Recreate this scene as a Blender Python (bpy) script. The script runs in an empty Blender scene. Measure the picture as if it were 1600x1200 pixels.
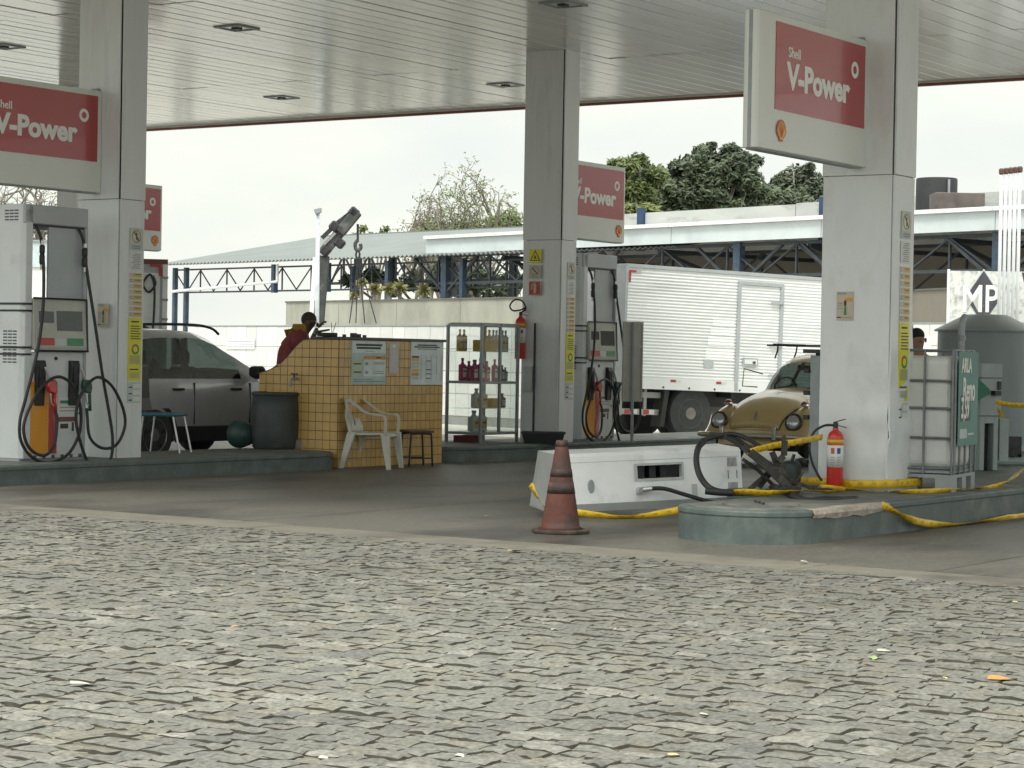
import bpy, bmesh, math, random
from mathutils import Vector, Matrix, noise
random.seed(7)
R = math.radians
PI = math.pi
scene = bpy.context.scene
COL = scene.collection

# ------------------------------------------------------------------ camera
F_PX, ROLL, PITCH, EYE = 3470.0, R(1.0), math.atan(40/3470), 1.355
cam_d = bpy.data.cameras.new('camera')
cam_d.sensor_width = 36; cam_d.lens = 36*F_PX/1600
cam_d.clip_start = 0.1; cam_d.clip_end = 2000
cam = bpy.data.objects.new('camera', cam_d); COL.objects.link(cam)
_r = Vector((1, 0, 0)); _f = Vector((0, math.cos(PITCH), -math.sin(PITCH))); _u = Vector((0, math.sin(PITCH), math.cos(PITCH)))
_cr = _r*math.cos(ROLL) + _u*math.sin(ROLL); _cu = -_r*math.sin(ROLL) + _u*math.cos(ROLL)
m4 = Matrix((( _cr.x, _cu.x, -_f.x, 0), (_cr.y, _cu.y, -_f.y, 0), (_cr.z, _cu.z, -_f.z, EYE), (0, 0, 0, 1)))
cam.matrix_world = m4
scene.camera = cam

# ------------------------------------------------------------------ world, sun, exposure
world = bpy.data.worlds.new('World'); scene.world = world; world.use_nodes = True
wn, wl = world.node_tree.nodes, world.node_tree.links
wn.clear()
SUN_EL, SUN_AZ = R(58), R(205)          # compass style azimuth of the sun, measured clockwise from +Y
wo = wn.new('ShaderNodeOutputWorld'); bg = wn.new('ShaderNodeBackground'); bg.inputs['Strength'].default_value = 0.10
sky = wn.new('ShaderNodeTexSky'); sky.sky_type = 'NISHITA'; sky.sun_disc = False
sky.sun_elevation = SUN_EL; sky.sun_rotation = SUN_AZ
tc = wn.new('ShaderNodeTexCoord')
sep = wn.new('ShaderNodeSeparateXYZ'); wl.new(tc.outputs['Generated'], sep.inputs[0])
mp = wn.new('ShaderNodeMapping'); mp.inputs['Scale'].default_value = (3.0, 3.0, 10.0); wl.new(tc.outputs['Generated'], mp.inputs[0])
nz = wn.new('ShaderNodeTexNoise'); nz.inputs['Scale'].default_value = 1.6; nz.inputs['Detail'].default_value = 5; wl.new(mp.outputs[0], nz.inputs['Vector'])
cr = wn.new('ShaderNodeValToRGB'); wl.new(nz.outputs['Fac'], cr.inputs[0])
cr.color_ramp.elements[0].position = 0.34; cr.color_ramp.elements[0].color = (5.45, 5.72, 5.5, 1)
cr.color_ramp.elements[1].position = 0.66; cr.color_ramp.elements[1].color = (6.5, 6.6, 5.85, 1)
gr = wn.new('ShaderNodeMapRange'); gr.inputs['From Min'].default_value = 0.15; gr.inputs['From Max'].default_value = 1.0
gr.inputs['To Min'].default_value = 1.0; gr.inputs['To Max'].default_value = 2.9; wl.new(sep.outputs['Z'], gr.inputs['Value'])
vm = wn.new('ShaderNodeVectorMath'); vm.operation = 'SCALE'; wl.new(cr.outputs[0], vm.inputs[0]); wl.new(gr.outputs[0], vm.inputs['Scale'])
mx = wn.new('ShaderNodeMix'); mx.data_type = 'RGBA'; mx.inputs['Factor'].default_value = 0.93
wl.new(sky.outputs[0], mx.inputs['A']); wl.new(vm.outputs[0], mx.inputs['B'])
wl.new(mx.outputs['Result'], bg.inputs['Color']); wl.new(bg.outputs[0], wo.inputs[0])
sd = bpy.data.lights.new('sun', 'SUN'); sd.energy = 1.5; sd.angle = R(16); sd.color = (1.0, 0.97, 0.90)
sun = bpy.data.objects.new('sun', sd); COL.objects.link(sun)
_d = Vector((math.sin(SUN_AZ)*math.cos(SUN_EL), math.cos(SUN_AZ)*math.cos(SUN_EL), math.sin(SUN_EL)))
sun.rotation_euler = _d.to_track_quat('Z', 'Y').to_euler()
vs = scene.view_settings
vs.view_transform = 'Standard'; vs.look = 'None'; vs.exposure = 0.68; vs.gamma = 1.0; vs.use_curve_mapping = False
scene.cycles.max_bounces = 10; scene.cycles.diffuse_bounces = 5; scene.cycles.transparent_max_bounces = 16

# ------------------------------------------------------------------ finding places in the scene
ANG = R(34)                              # the station's long axis, right of straight ahead
OX, OY = 3.11, 19.72
UX, UY = math.sin(ANG), math.cos(ANG)
VX, VY = -math.cos(ANG), math.sin(ANG)
RZ = PI/2 - ANG
def ray(px, py):
    dx, dy = px-800, py-600
    x = dx*math.cos(ROLL)+dy*math.sin(ROLL); y = -dx*math.sin(ROLL)+dy*math.cos(ROLL)
    return x, F_PX*math.cos(PITCH)-y*math.sin(PITCH), -F_PX*math.sin(PITCH)-y*math.cos(PITCH)
def G(px, py, z=0.0):
    d = ray(px, py); t = (z-EYE)/d[2]; return Vector((d[0]*t, d[1]*t, z))
def W(px, py, Y):
    d = ray(px, py); t = Y/d[1]; return Vector((d[0]*t, Y, EYE+d[2]*t))
def U(a, b, z=0.0):
    return Vector((OX+a*UX+b*VX, OY+a*UY+b*VY, z))
def PV(px, py, v):
    d = ray(px, py); nx, ny = VX, VY; c = OX*nx+OY*ny+v; k = c/(d[0]*nx+d[1]*ny); return Vector((d[0]*k, d[1]*k, EYE+d[2]*k))
def S(P):
    a, b = P[0]-OX, P[1]-OY
    return a*UX+b*UY, a*VX+b*VY
def proj(P):
    X, Y, Z = P[0], P[1], P[2]-EYE
    fw = Y*math.cos(PITCH)-Z*math.sin(PITCH); up = Y*math.sin(PITCH)+Z*math.cos(PITCH)
    x = F_PX*X/fw; y = -F_PX*up/fw
    return 800+x*math.cos(ROLL)-y*math.sin(ROLL), 600+x*math.sin(ROLL)+y*math.cos(ROLL)

# ------------------------------------------------------------------ materials
def lin(r, g, b):
    def f(c):
        c /= 255.0
        return c/12.92 if c <= .04045 else ((c+.055)/1.055)**2.4
    return (f(r), f(g), f(b))
MATS = {}
def M(name, col=(.5, .5, .5), rough=.5, metal=0.0, var=.12, scale=6.0, bump=0.0, bscale=40.0, col2=None, mask=(.5, .65), mscale=3.0, rnd=0.0, spec=.5, coat=0.0, stretch=(1, 1, 1), detail=5.0):
    if name in MATS: return MATS[name]
    m = bpy.data.materials.new(name); m.use_nodes = True
    n, l = m.node_tree.nodes, m.node_tree.links
    b = n['Principled BSDF']
    b.inputs['Roughness'].default_value = rough; b.inputs['Metallic'].default_value = metal
    b.inputs['Specular IOR Level'].default_value = spec; b.inputs['Coat Weight'].default_value = coat
    t = n.new('ShaderNodeTexCoord'); mp = n.new('ShaderNodeMapping'); mp.inputs['Scale'].default_value = stretch
    l.new(t.outputs['Object'], mp.inputs[0])
    vec = mp.outputs[0]
    oi = None
    if rnd > 0:
        oi = n.new('ShaderNodeObjectInfo')
        ad = n.new('ShaderNodeVectorMath'); ad.operation = 'ADD'
        sc = n.new('ShaderNodeMath'); sc.operation = 'MULTIPLY'; sc.inputs[1].default_value = 37.0
        l.new(oi.outputs['Random'], sc.inputs[0]); l.new(vec, ad.inputs[0]); l.new(sc.outputs[0], ad.inputs[1]); vec = ad.outputs[0]
    nz = n.new('ShaderNodeTexNoise'); nz.inputs['Scale'].default_value = scale; nz.inputs['Detail'].default_value = detail; l.new(vec, nz.inputs['Vector'])
    mr = n.new('ShaderNodeMapRange'); mr.inputs['From Min'].default_value = .3; mr.inputs['From Max'].default_value = .7
    mr.inputs['To Min'].default_value = 1-var; mr.inputs['To Max'].default_value = 1+var; l.new(nz.outputs['Fac'], mr.inputs['Value'])
    fac = mr.outputs[0]
    if oi:
        r2 = n.new('ShaderNodeMapRange'); r2.inputs['To Min'].default_value = 1-rnd; r2.inputs['To Max'].default_value = 1+rnd
        l.new(oi.outputs['Random'], r2.inputs['Value'])
        mu = n.new('ShaderNodeMath'); mu.operation = 'MULTIPLY'; l.new(fac, mu.inputs[0]); l.new(r2.outputs[0], mu.inputs[1]); fac = mu.outputs[0]
    base = n.new('ShaderNodeRGB'); base.outputs[0].default_value = (*col, 1); src = base.outputs[0]
    if col2 is not None:
        n2 = n.new('ShaderNodeTexNoise'); n2.inputs['Scale'].default_value = mscale; n2.inputs['Detail'].default_value = 7; n2.inputs['Roughness'].default_value = .62; l.new(vec, n2.inputs['Vector'])
        m2 = n.new('ShaderNodeMapRange'); m2.inputs['From Min'].default_value = mask[0]; m2.inputs['From Max'].default_value = mask[1]; l.new(n2.outputs['Fac'], m2.inputs['Value'])
        mi = n.new('ShaderNodeMix'); mi.data_type = 'RGBA'; mi.inputs['B'].default_value = (*col2, 1)
        l.new(m2.outputs[0], mi.inputs['Factor']); l.new(src, mi.inputs['A']); src = mi.outputs['Result']
    sc = n.new('ShaderNodeVectorMath'); sc.operation = 'SCALE'; l.new(src, sc.inputs[0]); l.new(fac, sc.inputs['Scale'])
    l.new(sc.outputs[0], b.inputs['Base Color'])
    if bump:
        nb = n.new('ShaderNodeTexNoise'); nb.inputs['Scale'].default_value = bscale; nb.inputs['Detail'].default_value = 6; l.new(vec, nb.inputs['Vector'])
        bp = n.new('ShaderNodeBump'); bp.inputs['Strength'].default_value = 1.0; bp.inputs['Distance'].default_value = bump
        l.new(nb.outputs['Fac'], bp.inputs['Height']); l.new(bp.outputs[0], b.inputs['Normal'])
    MATS[name] = m
    return m
def glass(name, tint=(.85, .92, .9), alpha=.25, rough=.03):
    m = bpy.data.materials.new(name); m.use_nodes = True
    n, l = m.node_tree.nodes, m.node_tree.links
    n.remove(n['Principled BSDF'])
    tr = n.new('ShaderNodeBsdfTransparent'); tr.inputs[0].default_value = (*tint, 1)
    gl = n.new('ShaderNodeBsdfGlossy'); gl.inputs['Roughness'].default_value = rough
    lw = n.new('ShaderNodeLayerWeight'); lw.inputs['Blend'].default_value = .12
    ad = n.new('ShaderNodeMath'); ad.operation = 'ADD'; ad.inputs[1].default_value = alpha*.2; pw = n.new('ShaderNodeMath'); pw.operation = 'MULTIPLY'; pw.inputs[1].default_value = .6; l.new(lw.outputs['Facing'], pw.inputs[0]); l.new(pw.outputs[0], ad.inputs[0])
    mx = n.new('ShaderNodeMixShader'); l.new(ad.outputs[0], mx.inputs[0]); l.new(tr.outputs[0], mx.inputs[1]); l.new(gl.outputs[0], mx.inputs[2])
    l.new(mx.outputs[0], n['Material Output'].inputs[0])
    return m

WHITE = M('white paint', (.66, .68, .66), .45, var=.07, scale=2.5, col2=(.47, .48, .46), mask=(.52, .8), mscale=2.2)
COLWHITE = M('column cladding', (.70, .725, .73), .36, var=.05, scale=2.0, col2=(.50, .52, .51), mask=(.52, .82), mscale=2.2, stretch=(2.6, 2.6, .30), bump=.0015, bscale=5)
COLDAM = M('scuffed column cladding', (.72, .745, .75), .38, var=.07, scale=3.0, col2=(.56, .57, .56), mask=(.52, .76), mscale=3.0, bump=.004, bscale=9, stretch=(1, 1, .5))
PUMPW = M('pump panel white', (.62, .65, .66), .35, var=.05, scale=3, col2=(.45, .46, .46), mask=(.55, .85), mscale=3)
PUMPG = M('pump panel grey', (.40, .43, .45), .4, var=.06, scale=3)
BLACK = M('black plastic', (.018, .018, .02), .45, var=.2, scale=8)
RUBBER = M('hose rubber', (.022, .023, .025), .55, var=.25, scale=10)
DARKM = M('dark metal', (.05, .05, .055), .5, metal=.5, var=.3, scale=10)
STEEL = M('steel', (.42, .43, .43), .35, metal=.8, var=.15, scale=12)
GREYST = M('grey painted steel', (.30, .33, .34), .5, var=.12, scale=7)
SIGNRED = M('sign red', (.40, .055, .062), .22, var=.05, scale=1.2, coat=.3)
SIGNWH = M('sign white', (.70, .72, .68), .3, var=.04, scale=1.5)
LETTER = M('lettering white', (.80, .81, .78), .35, var=.02)
YELLOW = M('pecten yellow', (.80, .36, .05), .35, var=.04)
PECRED = M('pecten red', (.5, .06, .03), .35, var=.04)
REDP = M('red paint', (.52, .03, .022), .3, var=.1, scale=6, coat=.3)
TAPEY = M('tape yellow', (.72, .47, .02), .4, var=.18, scale=14, col2=(.30, .20, .03), mask=(.55, .75), mscale=9)
STICKY = M('sticker yellow', (.70, .66, .04), .5, var=.06)
STICKO = M('sticker ochre', (.62, .45, .16), .5, var=.08)
PAPER = M('paper white', (.68, .70, .68), .6, var=.06)
PAPERG = M('paper grey', (.50, .54, .54), .6, var=.08)
INK = M('ink', (.05, .055, .05), .6, var=.1)
INKG = M('ink grey', (.30, .32, .31), .6, var=.1)
GREENP = M('green print', (.05, .24, .10), .5, var=.1)
ORANGEP = M('orange print', (.62, .28, .05), .5, var=.1)
YPANEL = M('pump yellow', (.70, .30, .02), .35, var=.05, scale=3)
BLUEST = M('blue steel', (.04, .07, .11), .5, var=.2, scale=5, col2=(.10, .10, .11), mask=(.5, .75), mscale=4)
DARKBLUE = M('dark truss steel', (.042, .05, .06), .55, var=.25, scale=5)
GLASS = glass('clear glass', (.95, .97, .96), .25)
CARGLASS = glass('car glass', (.26, .31, .30), .3)

# ------------------------------------------------------------------ mesh building
class MB:
    def __init__(s): s.v = []; s.f = []; s.m = []
    def add(s, vs, fs, mi=0):
        o = len(s.v); s.v += [tuple(p) for p in vs]; s.f += [tuple(i+o for i in f) for f in fs]; s.m += [mi]*len(fs); return s
    def box(s, x0, x1, y0, y1, z0, z1, mi=0):
        return s.add([(x0, y0, z0), (x1, y0, z0), (x1, y1, z0), (x0, y1, z0), (x0, y0, z1), (x1, y0, z1), (x1, y1, z1), (x0, y1, z1)],
                     [(3, 2, 1, 0), (4, 5, 6, 7), (0, 1, 5, 4), (1, 2, 6, 5), (2, 3, 7, 6), (3, 0, 4, 7)], mi)
    def cbox(s, c, d, mi=0):
        return s.box(c[0]-d[0]/2, c[0]+d[0]/2, c[1]-d[1]/2, c[1]+d[1]/2, c[2]-d[2]/2, c[2]+d[2]/2, mi)
    def bar(s, a, b, w, h=None, mi=0, up=(0, 0, 1)):
        a, b = Vector(a), Vector(b); h = h or w; d = (b-a).normalized(); up = Vector(up)
        if abs(d.dot(up)) > .98: up = Vector((1, 0, 0))
        x = d.cross(up).normalized()*w/2; y = x.cross(d).normalized()*h/2
        return s.add([a-x-y, a+x-y, a+x+y, a-x+y, b-x-y, b+x-y, b+x+y, b-x+y], [(0, 1, 2, 3), (7, 6, 5, 4), (4, 5, 1, 0), (5, 6, 2, 1), (6, 7, 3, 2), (7, 4, 0, 3)], mi)
    def tube(s, pts, r, n=8, mi=0, cap=True):
        P = [Vector(p) for p in pts]; rr = r if isinstance(r, (list, tuple)) else [r]*len(P)
        vs = []; fs = []; px = None
        for i, p in enumerate(P):
            d = (P[min(i+1, len(P)-1)]-P[max(i-1, 0)]).normalized()
            if px is None:
                a = Vector((0, 0, 1)) if abs(d.z) < .9 else Vector((1, 0, 0)); px = d.cross(a).normalized()
            else:
                px = (px-d*px.dot(d))
                px = px.normalized() if px.length > 1e-6 else d.orthogonal().normalized()
            py = d.cross(px)
            for k in range(n):
                t = 2*PI*k/n; vs.append(p+(px*math.cos(t)+py*math.sin(t))*rr[i])
        for i in range(len(P)-1):
            for k in range(n):
                a = i*n+k; b = i*n+(k+1) % n; fs.append((a, b, b+n, a+n))
        if cap:
            fs.append(tuple(range(n-1, -1, -1))); o = (len(P)-1)*n; fs.append(tuple(o+k for k in range(n)))
        return s.add(vs, fs, mi)
    def lathe(s, prof, n=20, c=(0, 0, 0), axis='z', mi=0):
        vs = []; fs = []
        for r_, h in prof:
            for k in range(n):
                t = 2*PI*k/n; a, b = max(r_, 1e-4)*math.cos(t), max(r_, 1e-4)*math.sin(t)
                p = (a, b, h) if axis == 'z' else ((h, a, b) if axis == 'x' else (b, h, a))
                vs.append((p[0]+c[0], p[1]+c[1], p[2]+c[2]))
        for i in range(len(prof)-1):
            for k in range(n):
                a = i*n+k; b = i*n+(k+1) % n; fs.append((a, b, b+n, a+n))
        fs.append(tuple(range(n-1, -1, -1))); o = (len(prof)-1)*n; fs.append(tuple(o+k for k in range(n)))
        return s.add(vs, fs, mi)
    def prism(s, poly, d0, d1, axis='y', mi=0):
        n = len(poly)
        def P(a, b, d): return (a, d, b) if axis == 'y' else ((d, a, b) if axis == 'x' else (a, b, d))
        vs = [P(a, b, d0) for a, b in poly]+[P(a, b, d1) for a, b in poly]
        fs = [tuple(range(n-1, -1, -1)), tuple(range(n, 2*n))]+[(k, (k+1) % n, (k+1) % n+n, k+n) for k in range(n)]
        return s.add(vs, fs, mi)
    def ell(s, c, r, nu=16, nv=10, mi=0):
        vs = []; fs = []
        for j in range(nv+1):
            t = PI*j/nv
            for i in range(nu):
                a = 2*PI*i/nu; vs.append((c[0]+r[0]*math.sin(t)*math.cos(a), c[1]+r[1]*math.sin(t)*math.sin(a), c[2]+r[2]*math.cos(t)))
        for j in range(nv):
            for i in range(nu):
                a = j*nu+i; b = j*nu+(i+1) % nu; fs.append((a, a+nu, b+nu, b))
        return s.add(vs, fs, mi)
    def mesh(s, name, mats, smooth=False, fix=True):
        me = bpy.data.meshes.new(name); me.from_pydata(s.v, [], s.f)
        for m in (mats if isinstance(mats, (list, tuple)) else [mats]): me.materials.append(m)
        if any(s.m): me.polygons.foreach_set('material_index', s.m)
        if fix:
            bm = bmesh.new(); bm.from_mesh(me); bmesh.ops.recalc_face_normals(bm, faces=bm.faces); bm.to_mesh(me); bm.free()
        if smooth:
            me.polygons.foreach_set('use_smooth', [True]*len(me.polygons))
        me.update(); return me
    def build(s, name, mats, parent=None, loc=None, rot=None, smooth=False, bevel=0, seg=1, fix=True):
        return put(name, s.mesh(name, mats, smooth, fix), parent, loc, rot, bevel, seg)
def put(name, me, parent=None, loc=None, rot=None, bevel=0, seg=1):
    o = bpy.data.objects.new(name, me); COL.objects.link(o)
    if parent: o.parent = parent
    if loc is not None: o.location = loc
    if rot is not None: o.rotation_euler = rot
    if bevel:
        b = o.modifiers.new('bevel', 'BEVEL'); b.width = bevel; b.segments = seg; b.limit_method = 'ANGLE'; b.angle_limit = R(40)
    return o
def smooth_angle(o, a=40):
    me = o.data; me.polygons.foreach_set('use_smooth', [True]*len(me.polygons))
    bm = bmesh.new(); bm.from_mesh(me)
    for e in bm.edges:
        if len(e.link_faces) == 2 and e.calc_face_angle(0) > R(a): e.smooth = False
    bm.to_mesh(me); bm.free(); return o
def tag(o, label, cat, group=None):
    o['label'] = label; o['category'] = cat
    if group: o['group'] = group
    return o
def thing(name, label, cat, loc=(0, 0, 0), rz=0.0, group=None):
    o = bpy.data.objects.new(name, None); COL.objects.link(o); o.location = loc; o.rotation_euler = (0, 0, rz); o.empty_display_size = .2
    return tag(o, label, cat, group)
def struct(o): o['kind'] = 'structure'; return o
def stuff(o): o['kind'] = 'stuff'; return o
def copy_tree(o, parent=None):
    c = o.copy(); COL.objects.link(c)
    if parent: c.parent = parent
    for ch in list(o.children): copy_tree(ch, c)
    return c
_txt = {}
def text_mesh(s, size, bold, sx):
    k = (s, size, bold, sx)
    if k not in _txt:
        cu = bpy.data.curves.new('lettering', 'FONT'); cu.body = s; cu.size = size; cu.offset = bold; cu.extrude = .002; cu.resolution_u = 4
        ob = bpy.data.objects.new('lettering', cu)
        me = bpy.data.meshes.new_from_object(ob); bpy.data.objects.remove(ob)
        if sx != 1:
            for v in me.vertices: v.co.x *= sx
        _txt[k] = me
    return _txt[k]
def text(s, size, mat, parent, o, right, up, bold=0.0, sx=1.0, name='lettering', center=False):
    me = text_mesh(s, size, bold, sx).copy(); me.materials.clear(); me.materials.append(mat)
    ob = put(name, me, parent)
    r, u = Vector(right), Vector(up); n = r.cross(u)
    o = Vector(o)
    if center and len(me.vertices):
        xs = [v.co.x for v in me.vertices]; o = o-r*(min(xs)+max(xs))/2
    ob.matrix_local = Matrix(((r.x, u.x, n.x, o.x), (r.y, u.y, n.y, o.y), (r.z, u.z, n.z, o.z), (0, 0, 0, 1)))
    return ob
def plate(name, parent, o, right, up, w, h, base, prints=(), th=.004, mats=None):
    """a flat printed sheet: base slab plus printed areas [x0,y0,x1,y1 (0..1 from lower left) or polygon, material]"""
    r, u = Vector(right), Vector(up); n = r.cross(u); o = Vector(o)
    ml = [base]; b = MB()
    P = lambda x, y, d: o+r*(x*w)+u*(y*h)+n*d
    b.add([P(0, 0, 0), P(1, 0, 0), P(1, 1, 0), P(0, 1, 0), P(0, 0, th), P(1, 0, th), P(1, 1, th), P(0, 1, th)],
          [(3, 2, 1, 0), (4, 5, 6, 7), (0, 1, 5, 4), (1, 2, 6, 5), (2, 3, 7, 6), (3, 0, 4, 7)], 0)
    lay = th+.0012
    for a, m in prints:
        if m not in ml: ml.append(m)
        pts = [(a[0], a[1]), (a[2], a[1]), (a[2], a[3]), (a[0], a[3])] if not isinstance(a[0], (tuple, list)) else a
        b.add([P(x, y, lay) for x, y in pts], [tuple(range(len(pts)))], ml.index(m)); lay += .0004
    return b.build(name, ml, parent, fix=False)
def circ(cx, cy, rx, ry, n=20, a0=0, a1=2*PI):
    return [(cx+rx*math.cos(a0+(a1-a0)*k/n), cy+ry*math.sin(a0+(a1-a0)*k/n)) for k in range(n+(0 if abs(a1-a0-2*PI) < .01 else 1))]
def curve_pts(P, n=6):
    """smooth path through points"""
    P = [Vector(p) for p in P]; out = []
    for i in range(len(P)-1):
        p0, p1, p2, p3 = P[max(i-1, 0)], P[i], P[i+1], P[min(i+2, len(P)-1)]
        for k in range(n):
            t = k/n
            out.append(.5*((2*p1)+(p2-p0)*t+(2*p0-5*p1+4*p2-p3)*t*t+(3*p1-p0-3*p2+p3)*t**3))
    out.append(P[-1]); return out

# ================================================================== ground
EARTH = M('yard ground', (.30, .28, .25), .85, var=.15, scale=.6, col2=(.22, .21, .19), mscale=.5)
YARD = M('pale yard concrete', (.50, .485, .44), .75, var=.1, scale=.8, col2=(.42, .41, .37), mscale=.35, bump=.003, bscale=20)  # paler than the forecourt: open-sky brightness and bounce put into the colour
FORE = M('oil stained concrete', (.138, .129, .110), .5, var=.22, scale=26, col2=(.055, .052, .047), mask=(.47, .62), mscale=.55, bump=.0012, bscale=60, stretch=(.45, 1, 1), detail=8)
KERB = M('kerb strip concrete', (.195, .18, .148), .75, var=.14, scale=3, col2=(.12, .112, .095), mscale=1.1, bump=.003, bscale=30)
SAND = M('joint sand', (.135, .12, .092), .95, var=.3, scale=9, bump=.004, bscale=60)
g = MB(); g.add([(-400, -60, -.09), (400, -60, -.09), (400, 700, -.09), (-400, 700, -.09)], [(0, 1, 2, 3)])
ground = struct(g.build('ground', EARTH))
def sheet(name, mat, u0, u1, v0, v1, z):
    g = MB(); g.add([(u0, v0, 0), (u1, v0, 0), (u1, v1, 0), (u0, v1, 0)], [(0, 1, 2, 3)])
    return struct(g.build(name, mat, None, U(0, 0, z), (0, 0, RZ)))
sheet('yard', YARD, 13.6, 75, -40, 60, 0)
# forecourt slabs: cast bays with narrow recessed joints
fc = struct(MB().box(-4.44, 13.6, -14, 30, -.08, -.012).build('forecourt', FORE, None, U(0, 0, 0), (0, 0, RZ)))
us = [-4.44, 1.5, 7.5, 13.6]; vs_ = [-14, -8, -2.6, 3.4, 9.6, 15.6, 22, 30]
for i in range(3):
    for j in range(7):
        b = MB().box(us[i]+.006, us[i+1]-.006, vs_[j]+.006, vs_[j+1]-.006, -.012, 0)
        b.build('concrete_slab', FORE, fc)
# the kerb strip along the edge of the cobbles: separate cast lengths
ks = struct(MB().box(-5.04, -4.46, -16, 32, -.08, -.02).build('kerb_strip', KERB, None, U(0, 0, 0), (0, 0, RZ)))
a = -16.0
while a < 32:
    ln = 2.4+random.uniform(-.1, .1); b = MB().box(-5.03, -4.475, a, min(a+ln, 32)-.012, -.02, .006+random.uniform(-.003, .003))
    b.build('kerb_slab', KERB, ks, bevel=.008); a += ln

# ------------------------------------------------------------------ cobbles
def granite(nm, c, c2, sp):
    return M(nm, c, .74, var=.34, scale=42.0, col2=c2, mask=(.40, .64), mscale=.9, bump=.006, bscale=70, rnd=.12, spec=sp, detail=3.0)
STONES = [granite('granite cobble', (.176, .174, .152), (.124, .123, .111), .3), granite('granite cobble warm', (.186, .175, .145), (.132, .126, .106), .3),
          granite('granite cobble dark', (.130, .128, .118), (.175, .166, .143), .35), granite('granite cobble pale', (.225, .215, .19), (.165, .16, .14), .3)]
FLANK = M('dirt and shade stone flank', (.080, .073, .058), .95, var=.3, scale=20)  # soil stain plus painted-in shade of the joints between stones
cobbles = struct(sheet('cobbled_paving', SAND, -60, -5.04, -45, 60, .0080))
cobbles.data.materials[0] = SAND
def stone_mesh(cu, cv, du, dv, mb, mi=0, fl=1):
    """one worn sett: uneven outline, slightly domed and tilted top, flanks coloured dark for dirt and joint shade"""
    n = 4
    tu, tv = random.gauss(0, .018), random.gauss(0, .015); h = random.gauss(0, .0021)
    if random.random() < .05: h += random.uniform(-.010, .009)
    sk = [random.uniform(-.013, .013) for _ in range(8)]
    vs = []
    for i in range(n):
        for j in range(n):
            a, b = i/(n-1), j/(n-1)
            ou = (sk[0]*(1-a)*(1-b)+sk[1]*a*(1-b)+sk[2]*(1-a)*b+sk[3]*a*b)
            ov = (sk[4]*(1-a)*(1-b)+sk[5]*a*(1-b)+sk[6]*(1-a)*b+sk[7]*a*b)
            edge = (i in (0, n-1))+(j in (0, n-1))
            x = (a-.5)*du+ou; y = (b-.5)*dv+ov
            if edge: x += random.gauss(0, .004); y += random.gauss(0, .004)
            if edge == 2: x *= .94; y *= .94
            z = h+tu*x+tv*y+random.gauss(0, .0022)-(.0026 if edge else 0)-(.003 if edge == 2 else 0)
            vs.append((cu+x, cv+y, z))
    fs = [(i*n+j, (i+1)*n+j, (i+1)*n+j+1, i*n+j+1) for i in range(n-1) for j in range(n-1)]
    o_ = len(mb.v)
    rim = [i*n for i in range(n)]+[(n-1)*n+j for j in range(1, n)]+[i*n+n-1 for i in range(n-2, -1, -1)]+[j for j in range(n-2, 0, -1)]
    o = len(vs)
    for k in rim: vs.append((vs[k][0]+(vs[k][0]-cu)*.04, vs[k][1]+(vs[k][1]-cv)*.04, -.05))
    mb.add(vs, fs, mi)
    for k in range(len(rim)):
        k2 = (k+1) % len(rim); mb.f.append((o_+rim[k2], o_+rim[k], o_+o+k, o_+o+k2)); mb.m.append(fl)
cells = []
uu = -5.05
while uu > -16.5:
    du = random.choice([.10, .115, .13, .14, .16])
    cu = uu-du/2
    vv = -9+random.uniform(0, .2)
    while vv < 9:
        dv = random.choice([.09, .11, .12, .14, .16, .18]); cv = vv+dv/2
        wob = .10*noise.noise(Vector((cu*.5, cv*.55, 3)))+.035*noise.noise(Vector((cu*2, cv*1.7, 9)))
        P = U(cu+wob, cv, 0)
        if P.y > 3.0:
            px, py = proj(P)
            if -420 < px < 2020 and py < 1700 and cu+wob+du/2 < -5.05:
                inside = -60 < px < 1660 and py < 1230
                cells.append((P.length if inside else 1e3+P.length, cu+wob, cv, du*.96, dv*.96))
        vv += dv
    uu -= du
cells.sort()
def smat(): return random.choices([0, 1, 2, 3], [.46, .2, .22, .12])[0]
allb = MB()
for k, (d, cu, cv, du, dv) in enumerate(cells):
    if k < 300:
        b = MB(); stone_mesh(0, 0, du, dv, b)
        o = b.build('cobblestone', [STONES[smat()], FLANK], cobbles, (cu, cv, .011), smooth=True); smooth_angle(o, 42)
    else:
        stone_mesh(cu, cv, du, dv, allb, smat(), 4)
o = allb.build('cobblestones_beyond', STONES+[FLANK], cobbles, (0, 0, .011), smooth=True); stuff(o); smooth_angle(o, 42)

# ------------------------------------------------------------------ litter on the ground
LEAFY = M('dry leaf', (.52, .42, .20), .7, var=.2, scale=20)
LEAFO = M('orange leaf', (.55, .26, .08), .7, var=.2, scale=20)
LEAFW = M('paper scrap', (.50, .48, .40), .7, var=.1, scale=20)
def leaf(px, py, sz, mat, label, cat, name, group=None, ang=None, z=.012):
    P = G(px, py, .012); b = MB(); n = 7; vs = []
    for i in range(n):
        t = i/(n-1); w = .34*math.sin(PI*min(1, t*.92+.06))
        for s_ in (-1, 0, 1): vs.append(((t-.5)*sz, s_*w*sz*.9, .004+.05*sz*abs(s_)+.10*sz*math.sin(t*3+s_)*.5+.05*sz))
    fs = []
    for i in range(n-1):
        for j in range(2):
            a_ = i*3+j; fs.append((a_, a_+1, a_+4, a_+3))
    b.add(vs, fs)
    o = b.build(name, mat, None, (P.x, P.y, z), (random.uniform(-.1, .1), random.uniform(-.1, .1), ang if ang is not None else random.uniform(0, 6)), smooth=True)
    tag(o, label, cat, group); return o
leaf(1566, 1066, .13, LEAFO, 'curled orange leaf on the cobbles near the right edge', 'leaf', 'fallen_leaf', ang=.1)
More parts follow.
